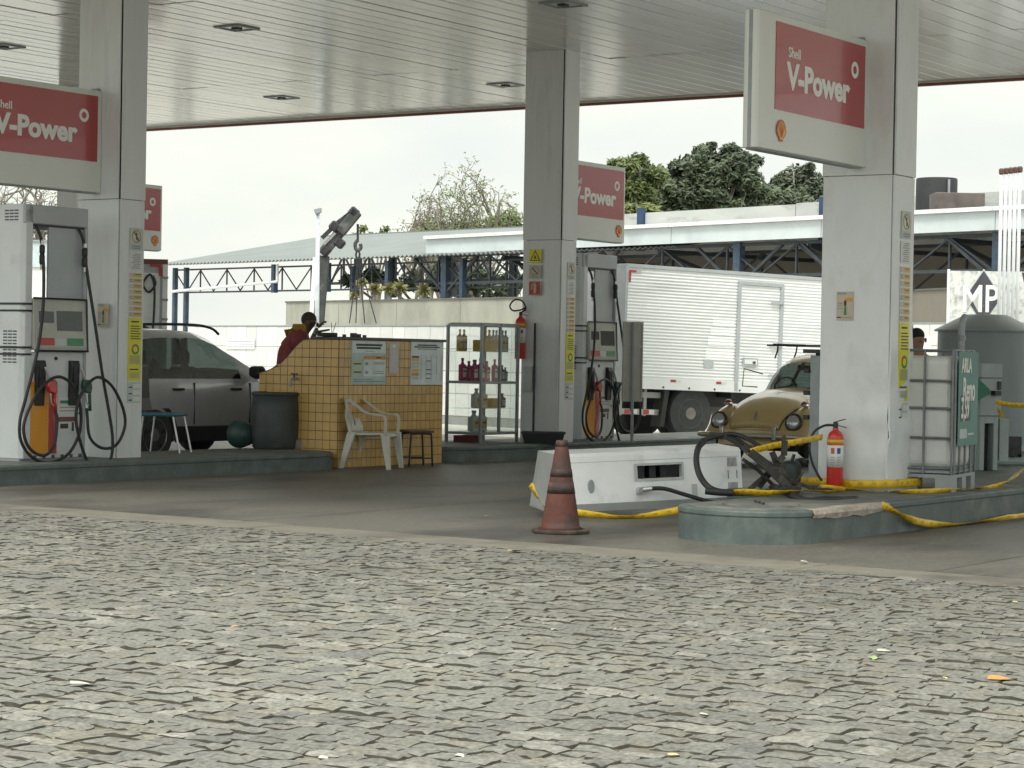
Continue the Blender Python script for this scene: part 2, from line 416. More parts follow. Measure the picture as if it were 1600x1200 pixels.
leaf(130, 1075, .12, LEAFW, 'pale straw coloured strip lying on the cobbles at lower left', 'litter', 'paper_scrap', ang=2.9)
leaf(1385, 1021, .09, LEAFW, 'thin pale scrap on the cobbles below the pump island', 'litter', 'paper_scrap', ang=0)
leaf(370, 981, .06, LEAFO, 'small tan leaf on the cobbles below the white chair', 'leaf', 'fallen_leaf')
leaf(1363, 1031, .075, M('green leaf', (.30, .40, .16), .7), 'small green leaf on the cobbles to the right', 'leaf', 'fallen_leaf')
leaf(803, 863, .09, LEAFY, 'yellowish leaf on the cobbles just before the traffic cone', 'leaf', 'fallen_leaf')
leaf(760, 806, .07, LEAFW, 'white scrap on the dark concrete beside the traffic cone', 'litter', 'paper_scrap', z=.004)
leaf(1256, 880, .075, LEAFW, 'white scrap on the kerb strip in front of the island', 'litter', 'paper_scrap', z=.012)
for px, py in [(795, 967), (345, 916), (965, 985), (1100, 1119), (1053, 1183), (505, 1188), (1284, 952), (1475, 1062), (1228, 1014), (865, 985), (1586, 943), (293, 1010), (718, 1184), (398, 899)]:
    leaf(px, py, random.uniform(.035, .055), random.choice([LEAFY, LEAFW, LEAFY]), 'tiny pale scrap or leaf lying loose on the cobbles', 'litter', 'fallen_leaf', 'tiny scraps scattered over the cobbles')

# ================================================================== pump islands
ISLE = M('green grey island paint', (.095, .122, .116), .55, var=.2, scale=5, col2=(.17, .185, .172), mask=(.54, .74), mscale=2.4, bump=.003, bscale=22)
ISLET = M('worn island top', (.14, .15, .138), .75, var=.25, scale=6, col2=(.26, .245, .21), mask=(.52, .66), mscale=1.8, bump=.006, bscale=18)
ISLEE = M('broken concrete', (.40, .36, .30), .9, var=.3, scale=14, bump=.015, bscale=16)
def capsule(u0, u1, v0, v1, r_in=0.0, blunt=.85, n=14, round1=False):
    c = (v0+v1)/2; h = (v1-v0)/2-r_in; p = []
    e0 = u0+h*blunt
    for k in range(n+1):
        t = PI/2+PI*k/n; p.append((e0+(h*blunt)*math.cos(t), c+h*math.sin(t)))
    if round1:
        e1 = u1-h*blunt
        for k in range(n+1):
            t = -PI/2+PI*k/n; p.append((e1+(h*blunt)*math.cos(t), c+h*math.sin(t)))
    else:
        p += [(u1-r_in, v0+r_in), (u1-r_in, v1-r_in)]
    return p
def island(u0, u1, v0, v1, h, round1, cap=True):
    isl = MB().prism(capsule(u0, u1, v0, v1, .012, round1=round1), -.02, h-.05, 'z').build('pump_island', ISLE, None, U(0, 0, 0), (0, 0, RZ))
    struct(isl)
    MB().prism(capsule(u0, u1, v0, v1, 0, round1=round1), h-.05, h, 'z').build('island_cap', [ISLE], isl, bevel=.012, seg=2)
    MB().prism(capsule(u0+.07, u1-.07, v0+.07, v1-.07, 0, round1=round1), h, h+.004, 'z').build('island_top', [ISLET], isl)
    return isl
ZI = .2
isl_r = island(-3.45, 9, -1.02, .10, .25, False)
MB().box(-.9, 9, .10, .85, -.02, .248).build('island_side', ISLE, isl_r)
isl_l = island(-9, 2.95, 7.98, 9.5, ZI, True)
# the far left end is squared off in view; mirror so that the rounded end is the far one
isl_c = island(4.95, 14, 8.0, 9.5, ZI, False)
isl_f = island(4.95, 14, 16.7, 18.2, ZI, False)
# broken edge on the near island
b = MB(); prev = None
for k in range(15):
    t = k/14; uu = -3.0+t*1.35; w = .03+.05*math.sin(PI*t)+random.uniform(-.012, .012)
    vv = -1.025+(.10*((-2.88-uu)/.4)**2 if uu < -2.88 else 0)
    row = [(uu, vv+.001, .25-.055-random.uniform(0, .03)*math.sin(PI*t)), (uu+random.uniform(-.01, .01), vv-.012, .25-.03), (uu, vv+.0, .252), (uu+random.uniform(-.02, .02), vv+w*1.6, .256)]
    o_ = len(b.v); b.v += row
    if prev is not None:
        for j in range(3): b.f.append((prev+j, o_+j, o_+j+1, prev+j+1)); b.m.append(0)
    prev = o_
b.build('broken_edge', ISLEE, isl_r)
# access cover let into the island top
MB().lathe([(.30, 0), (.30, .008), (.27, .012), (0, .012)], 28, (0, 0, 0)).build('access_cover', ISLET, isl_r, (-2.75, -.45, .254))
for k in range(3): MB().cbox((0, 0, 0), (.05, .02, .02)).build('cover_handle', DARKM, isl_r, (-2.85+.09*k, -.52+.08*k, .272), (0, 0, .6))

# ================================================================== canopy
CEIL = M('ceiling plank paint', (.72, .73, .71), .17, var=.05, scale=.8, col2=(.62, .63, .61), mask=(.52, .8), mscale=.5, rnd=.04, spec=.6, stretch=(.3, 1, 1))
CEILD = M('ceiling void', (.34, .34, .32), .9)
FASC = M('fascia red brown', (.22, .07, .05), .5, var=.15)
FASCW = M('fascia white', (.7, .7, .68), .4, var=.06)
ZC = 5.62
CU0, CU1, CV0, CV1 = -5.7, 13.0, -9.0, 24.0  # unseen near overhang lengthened to shade the cobbles by the kerb
can = thing('canopy', 'wide flat canopy roof with pale plank ceiling over the fuel pumps', 'canopy', U(0, 0, 0), RZ)
MB().box(CU0, CU1, CV0, CV1, ZC+.03, ZC+.06).build('ceiling_backing', CEILD, can)
MB().box(CU0, CU1, CV0, CV1, ZC+.75, ZC+.8).build('roof_sheet', FASCW, can)
pw = .30; seams = [CU0+.02, 2.1, 8.75, CU1-.02]
pm = []
for i in range(3):
    b = MB(); L = seams[i+1]-seams[i]-.012
    b.add([(0, .008, .02), (0, 0.008, .004), (0, .018, 0), (0, pw-.012, 0), (0, pw-.002, .004), (0, pw-.002, .02),
           (L, .008, .02), (L, .008, .004), (L, .018, 0), (L, pw-.012, 0), (L, pw-.002, .004), (L, pw-.002, .02)],
          [(k, k+1, k+7, k+6) for k in range(5)]+[(5, 0, 6, 11)])
    pm.append(b.mesh('ceiling_plank', CEIL))
nv = int((CV1-CV0)/pw)
cnt = 0; spare = MB()
for j in range(nv):
    for i in range(3):
        if cnt < 330:
            o = put('ceiling_plank', pm[i], can, (seams[i]+.006, CV0+j*pw, ZC+random.choice([0, 0, 0, .002, .004])), (random.gauss(0, .004), random.gauss(0, .0004), 0)); cnt += 1
for (x0, x1, y0, y1) in [(CU0-.06, CU0, CV0-.06, CV1+.06), (CU1, CU1+.06, CV0-.06, CV1+.06), (CU0, CU1, CV0-.06, CV0), (CU0, CU1, CV1, CV1+.06)]:
    f_ = MB().box(x0, x1, y0, y1, ZC-.03, ZC+.85).build('fascia', FASCW, can)
    MB().box(x0-.004, x1+.004, y0-.004, y1+.004, ZC-.07, ZC-.03).build('fascia_lip', FASC, f_)
LENS = M('lamp lens', (.62, .64, .62), .25, var=.05)
lamps = [(370, 43, 'at upper left, the largest seen whole'), (440, 152, 'near the far canopy edge at the left'), (790, 132, 'near the far canopy edge beside the middle column'),
         (880, 6, 'straight in front of the middle column top'), (6, 72, 'above the left sign at the left edge')]
for px, py, wh in lamps:
    P = G(px, py, ZC); t = thing('ceiling_light', 'square unlit canopy lamp '+wh, 'ceiling light', (P.x, P.y, ZC), RZ, 'recessed lamps in the canopy ceiling')
    b = MB()
    for s_ in (-1, 1):
        b.box(-.3, .3, s_*.27-.03, s_*.27+.03, -.035, .0); b.box(s_*.27-.03, s_*.27+.03, -.24, .24, -.035, .0)
    b.build('frame', GREYST, t); MB().box(-.24, .24, -.24, .24, -.012, -.002).build('lens', LENS, t); t.scale = (.72, .72, .5)
    MB().box(-.07, .07, -.07, .07, -.06, -.012).build('lamp_box', DARKM, t)

# ------------------------------------------------------------------ columns
def stickers_narrow(col, x0, y, sc=1.0):
    """the column of printed notices on the side facing the drive lane (local -y)"""
    Rr, Uu = (1, 0, 0), (0, 0, 1)
    w = .2
    plate('safety_sticker', col, (x0, y, 2.46), Rr, Uu, w, .24, PAPERG, [([.06, .28, .94, .96], M('sticker cream', (.62, .58, .46), .5)), (circ(.5, .62, .36, .30), INKG), (circ(.5, .62, .29, .24), M('sticker cream', (.62, .58, .46))), ([.47, .45, .55, .80], INK), (([.27, .82], [.33, .86], [.74, .44], [.68, .40]), INK), ([.15, .14, .85, .19], INKG), ([.2, .06, .8, .10], INKG)])
    pr = []
    for k in range(9): pr.append(([.15+.08*(k % 3), .06+.1*k, .85-.07*(k % 2), .10+.1*k], INKG))
    plate('faded_notice', col, (x0, y, 2.25), Rr, Uu, w, .19, PAPER, pr)
    for k in range(8):
        z = 1.735+k*.061
        plate('hazard_strip', col, (x0, y, z), Rr, Uu, w, .055, PAPER, [([.28, .08, 1, .92], STICKO), (circ(.14, .5, .11, .36, 10), [INK, REDP, INKG][k % 3]), (circ(.14, .5, .07, .22, 10), PAPER), ([.42, .55, .88, .68], INK), ([.5, .28, .8, .38], INKG)])
    pr = [([.2, .925, .8, .95], INK), (circ(.55, .50, .30, .085), GREENP), (circ(.55, .50, .30, .085, 14, 1.8, 3.3)+[(.55, .5)], REDP), (circ(.55, .50, .17, .05), STICKY)]
    for k in range(6): pr.append(([.15, .66+k*.04, .92-.1*(k % 2), .675+k*.04], INK))
    for k in range(11): pr.append(([.1, .27+k*.013, .93-.05*(k % 3), .276+k*.013], INKG))
    pr += [([.1, .17, .75, .19], INK)]+[([.1, .05+k*.018, .9-.08*(k % 2), .058+k*.018], INKG) for k in range(5)]
    plate('safety_sheet', col, (x0, y, 1.04), Rr, Uu, w, .685, STICKY, pr)
    plate('faded_notice', col, (x0, y, .80), Rr, Uu, w, .225, PAPERG, [([.08, .10+k*.31, .35, .16+k*.31], INK) for k in range(3)]+[([.4, .08+k*.31, .98, .30+k*.31], PAPER) for k in range(3)])
def column(u0, v0, label, z0, damaged=False):
    """u0,v0: the corner that points at the cobbles and the drive lane"""
    su, sv, zj = (.44 if damaged else .38), (.66 if damaged else .62), 3.0
    t = thing('canopy_column', label, 'column', U(u0+su/2, v0+sv/2, 0), RZ, 'white clad canopy columns')
    X, Y = su/2, sv/2
    mat = COLDAM if damaged else COLWHITE
    MB().box(-X+.03, X-.03, -Y+.03, Y-.03, z0, ZC+.02).build('core', DARKM if not damaged else COLDAM, t)
    def panel(nm, face, a0, a1, z_0, z_1, off, dm=None):
        n1, n2 = (9, 34) if dm else (1, 1); b = MB(); vs = []; th = .016
        for i in range(n1+1):
            for j in range(n2+1):
                a = a0+(a1-a0)*i/n1; z = z_0+(z_1-z_0)*j/n2; d = off
                if dm: a, d = dm(a, z, d)
                for e in (0, 1):
                    dd = d-(th if e else 0)
                    vs.append({'-x': (-X-dd, a, z), '+x': (X+dd, a, z), '-y': (a, -Y-dd, z), '+y': (a, Y+dd, z)}[face])
        N = n2+1; id_ = lambda i, j, e: (i*N+j)*2+e; fs = []
        for i in range(n1):
            for j in range(n2):
                fs.append((id_(i, j, 0), id_(i+1, j, 0), id_(i+1, j+1, 0), id_(i, j+1, 0))); fs.append((id_(i, j, 1), id_(i, j+1, 1), id_(i+1, j+1, 1), id_(i+1, j, 1)))
        for i in range(n1):
            fs.append((id_(i, 0, 0), id_(i, 0, 1), id_(i+1, 0, 1), id_(i+1, 0, 0))); fs.append((id_(i, n2, 0), id_(i+1, n2, 0), id_(i+1, n2, 1), id_(i, n2, 1)))
        for j in range(n2):
            fs.append((id_(0, j, 0), id_(0, j+1, 0), id_(0, j+1, 1), id_(0, j, 1))); fs.append((id_(n1, j, 0), id_(n1, j, 1), id_(n1, j+1, 1), id_(n1, j+1, 0)))
        b.add(vs, fs); o = b.build(nm, mat, t)
        if dm: smooth_angle(o, 50)
        return o
    dx = dy = None
    if damaged:
        def dx(a, z, d):     # wide face: pulled in at the corner, buckled and creased low down
            k = max(0, 1.5-z)/1.3
            d += .018*k*noise.noise(Vector((a*5, z*4, 1)))-.03*k*max(0, (-a/Y))+.02*max(0, 1-abs(z-.93-.12*a)/.07)*(1 if a < .1 else .3)
            if a < -.1: d += .02*k*math.sin(z*17+a*6)
            return a, d
        def dy(a, z, d):     # narrow face: cladding torn loose and flared outward at the foot
            k = max(0, 1.75-z)/1.5
            a2 = a+(.13*k*(a+X)/su)-.035*k*(1-(a+X)/su)
            d += .03*k*noise.noise(Vector((a*4, z*3, 7)))+.028*max(0, 1-abs(z-.80-.25*a)/.05)+.03*k*((a+X)/su)
            return a2, d
    low = zj
    panel('cladding_panel', '-x', -Y+.012, Y, z0+.002, low, .006, dx); panel('cladding_panel', '-y', -X+.014, X, z0+.002, low, .006, dy)
    panel('cladding_panel', '+x', -Y, Y, z0+.002, low, .006); panel('cladding_panel', '+y', -X, X, z0+.002, low, .006)
    panel('upper_panel', '-x', -Y+.010, Y, low+.006, ZC, .016); panel('upper_panel', '-y', -X+.012, X, low+.006, ZC, .016)
    panel('upper_panel', '+x', -Y, Y, low+.006, ZC, .016); panel('upper_panel', '+y', -X, X, low+.006, ZC, .016)
    stickers_narrow(t, (.0 if not damaged else -.02)-.04, -Y-.010)
    return t, X, Y
colR, CX, CY = column(-.33, -.41, 'dented white column on the near island with a red extinguisher at its foot', .25, True)
colL, _, _ = column(-.60, 8.49, 'white column at the left, just behind the left fuel dispenser', ZI)
colC, _, _ = column(7.66, 8.14, 'white column in the middle, with yellow and red warning signs on it', ZI)
colF, _, _ = column(7.66, 17.25, 'pale column furthest back, mostly hidden by the left fuel dispenser', ZI)
# notices on the wide faces (local -x): seen with right = -y
CREAM = M('notice cream', (.52, .46, .36), .6, var=.08)
def wide_notice(col, y, z, w=.16, h=.25):
    plate('refuelling_notice', col, (-CX-.010, y, z), (0, -1, 0), (0, 0, 1), w, h, CREAM,
          [([.04, .9, .6, .97], INKG), ([.5, .66, .97, .78], ORANGEP), (circ(.52, .60, .08, .11), INK), (([.44, .18], [.62, .18], [.58, .5], [.48, .5]), GREENP), ([.06, .58, .38, .62], INKG), ([.06, .5, .36, .53], INKG), ([.08, .4, .36, .43], INKG), ([.03, .08, .3, .12], INK), ([.35, .08, .9, .11], INKG)])
wide_notice(colR, .18, 1.74); wide_notice(colL, -.05, 1.62)
Zc = lambda py: EYE+(561.5-py)*30.7/F_PX
for z0_, z1_, kind in ((Zc(411), Zc(388), 0), (Zc(436), Zc(413), 1), (Zc(462), Zc(438), 2)):
    h = z1_-z0_-.015; w = .205; y0 = .19
    if kind == 0: pr = [(([.5, .95], [.08, .15], [.92, .15]), INK), (([.5, .82], [.19, .21], [.81, .21]), STICKY), (([.5, .6], [.38, .3], [.62, .3]), INK)]; base = STICKY
    elif kind == 1: pr = [([.05, .05, .95, .95], CREAM), (circ(.5, .58, .36, .33), INKG), (circ(.5, .58, .29, .26), CREAM), (([.25, .78], [.31, .83], [.75, .37], [.69, .32]), INK), ([.2, .1, .8, .15], INKG)]; base = PAPERG
    else: pr = [([.06, .05, .94, .95], M('sign soft red', (.40, .06, .04), .5)), ([.42, .15, .62, .62], CREAM), (circ(.52, .68, .12, .1), CREAM), (([.30, .82], [.60, .9], [.62, .84], [.38, .76]), CREAM), ([.25, .4, .32, .8], CREAM)]; base = CREAM
    plate('warning_sign', colC, (-CX-.010, y0, z0_), (0, -1, 0), (0, 0, 1), w, h, base, pr)
# dark drain pipe down the middle column's wide face
MB().tube([(-CX-.03, .06, ZI), (-CX-.03, .06, 1.85)], .016, 8).build('conduit', DARKM, colC)
MB().box(-CX-.05, -CX-.008, .09, .22, .9, 1.25).build('switch_box', PAPERG, colC, bevel=.006)

# ------------------------------------------------------------------ hanging price signs
def pecten(cx, cy, r, k=1.0):
    p = []
    for i in range(7):
        a0 = R(200-220*i/7-0); a1 = R(200-220*(i+1)/7)
        for j in range(3):
            a = a0+(a1-a0)*j/3; rr = r*k*(1+.06*math.sin(PI*j/3)); p.append((cx+rr*math.cos(a), cy+rr*.98*math.sin(a)+.12*r))
    p += [(cx+r*k*.94, cy-.28*r), (cx+r*k*.42, cy-.72*r), (cx+r*k*.40, cy-.98*r*k), (cx-r*k*.40, cy-.98*r*k), (cx-r*k*.42, cy-.72*r), (cx-r*k*.94, cy-.28*r)]
    return p
def sign(col_u, col_v, side, label):
    """side -1: hangs on the column face toward the cobbles, +1: on the far face"""
    L, H, T = (2.03 if side < 0 else 1.92), 1.10, .15; z0 = 3.07
    u_in = col_u-.006 if side < 0 else col_u+.20
    uc = u_in+side*L/2; vc = col_v+.33
    t = thing('fuel_sign', label, 'sign', U(uc, vc, z0), RZ, 'red and white fuel signs on the columns')
    prof = []
    n = 6; e = .06
    pl = [(-L/2, -T/2+.03), (-L/2+.02, -T/2+.008), (-L/2+.06, -T/2), (L/2-.004, -T/2), (L/2-.004, T/2), (-L/2+.06, T/2), (-L/2+.02, T/2-.008), (-L/2, T/2-.03)]
    if side > 0: pl = [(-a_, b_) for a_, b_ in pl][::-1]
    MB().prism(pl, 0, H, 'z').build('housing', SIGNWH, t, bevel=.006)
    xo = side*L/2     # outer end
    MB().box(min(xo, xo+side*.006), max(xo, xo+side*.006), -.014, .014, .004, H-.004).build('edge_seam', GREYST, t)
    MB().box(-L/2+.05, L/2-.05, -T/2+.02, T/2-.02, -.012, 0).build('bottom_tray', GREYST, t)
    yf = -T/2
    x0, x1 = -L/2+.14*L, L/2-.035*L; za, zb = H*.30, H*.945
    rp = MB().box(x0, x1, yf-.006, yf+.002, za, zb).build('red_panel', SIGNRED, t)
    Rr, Uu = (1, 0, 0), (0, 0, 1); y = yf-.008
    text('Shell', .118, LETTER, rp, (-L/2+.245*L, y, H*.705), Rr, Uu, .0015)
    text('V-Power', .295, LETTER, rp, (-L/2+.24*L, y, H*.475), Rr, Uu, .0115, 1.09)
    ring = [(p, LETTER) for p in (circ(0, 0, 1, 1),)]
    rx = -L/2+.862*L; rz_ = H*.74
    b = MB(); n = 24
    o_ = [(rx+.072*math.cos(2*PI*k/n), y, rz_+.072*math.sin(2*PI*k/n)) for k in range(n)]; i_ = [(rx+(.032+.008*(k % 2))*math.cos(2*PI*k/n), y, rz_+(.032+.008*(k % 2))*math.sin(2*PI*k/n)) for k in range(n)]
    b.add(o_+i_, [(k, (k+1) % n, (k+1) % n+n, k+n) for k in range(n)]); b.build('emblem_ring', LETTER, rp)
    lx = -L/2+(.195 if side < 0 else .90)*L; lz = H*.145
    b = MB(); pp = pecten(lx, lz, .083); b.add([(a_, y, c_) for a_, c_ in pp], [tuple(range(len(pp)))]); lo = b.build('emblem', PECRED, t)
    b = MB(); pp = pecten(lx, lz, .070); b.add([(a_, y-.002, c_) for a_, c_ in pp], [tuple(range(len(pp)))]); b.build('emblem_fill', YELLOW, lo)
    b = MB()
    for k in range(5):
        a_ = R(34+28*k); b.bar((lx, y-.0035, lz-.045), (lx+.066*math.cos(a_), y-.0035, lz+.012+.062*math.sin(a_)), .005, .001, up=(0, 1, 0))
    b.build('emblem_ribs', PECRED, lo)
    MB().box(*sorted((side*-L/2-0.0, side*-(L/2-.05))), -T/2+.03, T/2-.03, H, H+.03).build('bracket', GREYST, t)
    return t
sign(-.33, -.41, -1, 'large red and white fuel sign at upper right on the dented column')
sign(-.61, 8.50, -1, 'red and white fuel sign at the left edge above the left dispenser')
sign(7.66, 8.14, 1, 'red and white fuel sign behind the middle column, above the truck')
sign(7.66, 17.28, 1, 'sliver of a red and white fuel sign showing beside the left column')

# ================================================================== fuel dispensers
DISP = M('display glass', (.05, .055, .055), .15, var=.1, scale=6)
DISPF = M('display frame', (.36, .37, .34), .35, var=.1, scale=6)
HOSEFIT = M('hose fitting', (.55, .56, .55), .3, metal=.6, var=.1)
VENT = M('vent dark', (.09, .095, .10), .6)
def nozzle(parent, x, y, z, mat, guard, tilt=0):
    t = MB()
    t.prism([(-.045, .0), (.04, -.02), (.055, .05), (.035, .13), (-.06, .13), (-.075, .06)], -.028, .028, 'y')
    n = t.build('nozzle', mat, parent, (x, y, z), (0, tilt, 0), bevel=.012, seg=2)
    MB().tube(curve_pts([(-.03, 0, .12), (-.07, 0, .20), (-.10, 0, .26)], 4), [.014]*9, 8).build('spout', HOSEFIT, n, smooth=True)
    MB().tube(curve_pts([(-.02, 0, -.01), (.0, 0, -.12), (.06, 0, -.13), (.055, 0, .0)], 4), .007, 6).build('lever_guard', HOSEFIT, n, smooth=True)
    MB().tube([(.035, 0, -.02), (.045, 0, -.2)], .017, 8).build('handle_grip', guard, n, smooth=True)
    return n
def dispenser(label, loc, mirror=False):
    t = thing('fuel_dispenser', label, 'fuel dispenser', loc, RZ)
    Wd, D, H = .92, .52, 2.66; y0 = -D/2
    # tall cabinet on the cobbles side
    b = MB().prism([(-.46, -D/2+.05), (-.43, -D/2), (-.335, -D/2), (-.335, D/2), (-.43, D/2), (-.46, D/2-.05)], .03, H, 'z')
    cab = b.build('cabinet', PUMPW, t, bevel=.006)
    for zz, n_ in ((H-.17, 4), (1.02, 11)):
        for i in range(n_):
            for k in range(3):
                MB().box(-.464, -.456, -.17+k*.07, -.115+k*.07, zz+i*.032, zz+i*.032+.014).build('vent_slot', VENT, cab)
    for zz in (1.62, 1.17):
        MB().box(-.468, -.34, -D/2-.008, D/2+.004, zz, zz+.022).build('band', DARKM, cab); MB().box(-.466, -.34, -D/2-.006, D/2+.004, zz-.07, zz-.05).build('band', DARKM, cab)
    MB().box(-.45, .46, y0, D/2, 2.46, H).build('header', PUMPG, t, bevel=.01)
    MB().box(-.33, .45, y0+.03, D/2-.03, 2.44, 2.46).build('header_tray', DARKM, t)
    MB().box(.42, .46, y0, y0+.09, .03, 2.46).build('end_post', PUMPG, t, bevel=.006)
    MB().box(-.08, .42, y0+.035, y0+.065, 1.69, 2.46).build('back_panel', PUMPG, t, bevel=.004)
    # computer head
    head = MB().prism([(y0-.05, 1.15), (y0-.02, 1.69), (D/2, 1.69), (D/2, 1.15)], -.335, .42, 'x').build('computer_head', DISPF, t, bevel=.012, seg=2)
    fr = MB()
    def hp(x, z): return (x, y0-.05+.03*(z-1.15)/.54-.004, z)
    def rect(nm, x_0, x_1, z_0, z_1, m, off=.0):
        b = MB(); pts = [hp(x_0, z_0), hp(x_1, z_0), hp(x_1, z_1), hp(x_0, z_1)]
        b.add([(p[0], p[1]-off, p[2]) for p in pts]+[(p[0], p[1]+.006, p[2]) for p in pts], [(0, 1, 2, 3), (7, 6, 5, 4), (0, 4, 5, 1), (1, 5, 6, 2), (2, 6, 7, 3), (3, 7, 4, 0)])
        return b.build(nm, m, head)
    rect('face_plate', -.315, .40, 1.19, 1.655, M('face plate', (.42, .42, .37), .3, var=.1, scale=5))
    rect('display', -.27, -.06, 1.44, 1.56, DISP, .003); rect('display', -.02, .35, 1.36, 1.57, DISP, .003)
    s1 = rect('fuel_label', -.30, -.06, 1.205, 1.285, M('label red', (.45, .06, .06), .4), .003); s2 = rect('fuel_label', .12, .36, 1.205, 1.285, M('label green', (.06, .26, .14), .4), .003)
    rect('fuel_label', -.05, .11, 1.205, 1.28, PAPERG, .003)
    MB().tube([(-.34, y0-.055, 1.15), (.425, y0-.055, 1.15)], .012, 6).build('head_trim', DARKM, head); MB().tube([(.425, y0-.045, 1.15), (.425, y0-.02, 1.69)], .012, 6).build('head_trim', DARKM, head); MB().tube([(-.34, y0-.024, 1.695), (.425, y0-.024, 1.695)], .010, 6).build('head_trim', DARKM, head)
    low = MB().box(-.335, .42, y0+.012, D/2, .03, 1.14).build('lower_cabinet', PUMPW, t, bevel=.005)
    MB().box(-.455, .45, y0+.03, D/2-.02, 0, .03).build('plinth', GREYST, t)
    MB().box(-.335, -.075, y0+.006, y0+.012, .075, .83).build('yellow_stripe', YPANEL, low); MB().box(-.073, .045, y0+.006, y0+.012, .075, .83).build('red_stripe', SIGNRED, low)
    MB().lathe([(.02, 0), (.02, .012)], 12, (.02, y0+.002, 1.07), 'y').build('lock', BLACK, low)
    for k in range(6): MB().box(-.28+k*.13, -.24+k*.13, y0+.004, y0+.014, .03, .065).build('vent_slot', VENT, low)
    plate('instruction_label', low, (.06, y0+.011, .3), (1, 0, 0), (0, 0, 1), .33, .36, PAPER, [([.08, .83, .6, .92], GREENP), ([.08, .70, .8, .73], INKG), ([.08, .6, .85, .63], INKG), ([.02, .3, .75, .44], M('label maroon', (.20, .08, .08), .5)), ([.1, .1, .45, .24], INK), ([.6, .02, .7, .28], INK), ([.88, .5, .98, .58], GREENP)])
    for x in (-.22, .265):
        h = MB().prism([(y0-.02, .58), (y0-.045, 1.0), (y0-.03, 1.05), (y0+.02, 1.05), (y0+.02, .58)], x-.06, x+.06, 'x').build('nozzle_boot', BLACK, t, bevel=.006)
        MB().box(x-.035, x+.035, y0-.05, y0-.036, .78, 1.0).build('boot_recess', DARKM, h)
    nozzle(t, -.115, y0-.08, .72, REDP, REDP); nozzle(t, .395, y0-.08, .72, M('nozzle green', (.03, .09, .07), .4), M('nozzle green', (.03, .09, .07)))
    def path(px, ys, nm):
        pts = [((p[0]-60)/307-.46, y0+yy, (1095-p[1])/391) for p, yy in zip(px, ys)]
        MB().tube(curve_pts(pts, 5), .0165, 8).build(nm, RUBBER, t, smooth=True)
    p1 = [(135, 250), (128, 330), (115, 480), (85, 650), (40, 830), (18, 930), (25, 1010), (70, 1075), (140, 1098), (215, 1070), (262, 1000), (275, 930), (262, 850), (225, 780), (160, 750), (90, 790), (35, 880), (16, 960), (45, 1035), (110, 1068), (160, 1030), (181, 930), (178, 890)]
    path(p1, [-.02, -.06, -.10, -.13, -.13, -.12, -.12, -.13, -.14, -.15, -.15, -.15, -.16, -.17, -.18, -.19, -.19, -.18, -.17, -.16, -.14, -.11, -.09], 'hose')
    p2 = [(322, 250), (325, 330), (345, 520), (375, 740), (402, 900), (417, 1010), (405, 1095), (360, 1138), (305, 1110), (262, 1010), (243, 910), (262, 820), (325, 752), (395, 785), (450, 880), (463, 960), (430, 1035), (370, 1045), (325, 1000), (318, 910), (318, 880)]
    path(p2, [-.02, -.05, -.10, -.13, -.15, -.16, -.17, -.17, -.18, -.18, -.18, -.19, -.20, -.20, -.20, -.19, -.17, -.15, -.12, -.10, -.09], 'hose')
    for x in (-.24, .375):
        z = 2.44
        MB().tube(curve_pts([(x-.04, y0+.02, z), (x-.02, y0+.0, z-.06), (x, y0-.01, z-.12), (x+.01, y0-.02, z-.2)], 4), .016, 8).build('hose_elbow', RUBBER, t, smooth=True)
        br = MB().lathe([(.02, 0), (.03, .02), (.03, .09), (.022, .11), (.03, .13), (.03, .19), (.018, .21)], 12, (x+.012, y0-.022, z-.40), 'z').build('breakaway', BLACK, t)
        MB().lathe([(.02, 0), (.02, .05)], 10, (x+.012, y0-.022, z-.45), 'z').build('collar', HOSEFIT, br); MB().lathe([(.02, 0), (.02, .05)], 10, (x+.012, y0-.022, z-.20), 'z').build('collar', HOSEFIT, br)
    return t
dL = dispenser('grey and white fuel dispenser at the left edge with two looped hoses', U(-1.51, 8.76, ZI))
dC = dispenser('fuel dispenser behind the middle column beside the box truck', U(8.86, 8.50, ZI))

# ================================================================== the toppled dispenser
FALLW = M('toppled pump white', (.86, .885, .89), .4, var=.06, scale=3, col2=(.62, .63, .62), mask=(.54, .78), mscale=3.4, bump=.006, bscale=5)
t = thing('toppled_dispenser', 'white fuel pump knocked over and lying on its side beside the traffic cone', 'fuel dispenser', (.36, 18.95, -.01), R(21))
t.rotation_euler = (0, R(-2.2), R(21))
t.scale = (.885, 1, .90)
Lf = 2.06
prof = [(.0, .125), (.035, .575), (.07, .605), (.50, .62), (.52, .09), (.03, .05)]
sh = MB()
# front face built with its opening: strips round the hole
def FP(x, s, d=0.0):   # s 0..1 up the white face
    return (x if x > 0 else .085*s, .0+.035*s+d, .125+.45*s)
xs = [0, .92, 1.40, Lf]; ss = [0, .48, .76, 1]
for i in range(3):
    for j in range(3):
        if i == 1 and j == 1: continue
        sh.add([FP(xs[i], ss[j]), FP(xs[i+1], ss[j]), FP(xs[i+1], ss[j+1]), FP(xs[i], ss[j+1])], [(0, 1, 2, 3)])
front = sh.build('side_panel', FALLW, t, fix=False)
b = MB()
h4 = [(.92, .48), (1.40, .48), (1.40, .76), (.92, .76)]
o4 = [(.885, .43), (1.42, .43), (1.42, .81), (.885, .81)]
b.add([FP(x, s, -.008) for x, s in o4]+[FP(x, s, -.008) for x, s in h4]+[FP(x, s, .05) for x, s in h4], [(k, (k+1) % 4, (k+1) % 4+4, k+4) for k in range(4)]+[(k+4, (k+1) % 4+4, (k+1) % 4+8, k+8) for k in range(4)])
b.build('opening_frame', M('opening rim', (.50, .52, .50), .45), front)
b = MB(); 
for x in (1.0, 1.13, 1.25): b.cbox((x, .16, .42), (.07, .1, .2))
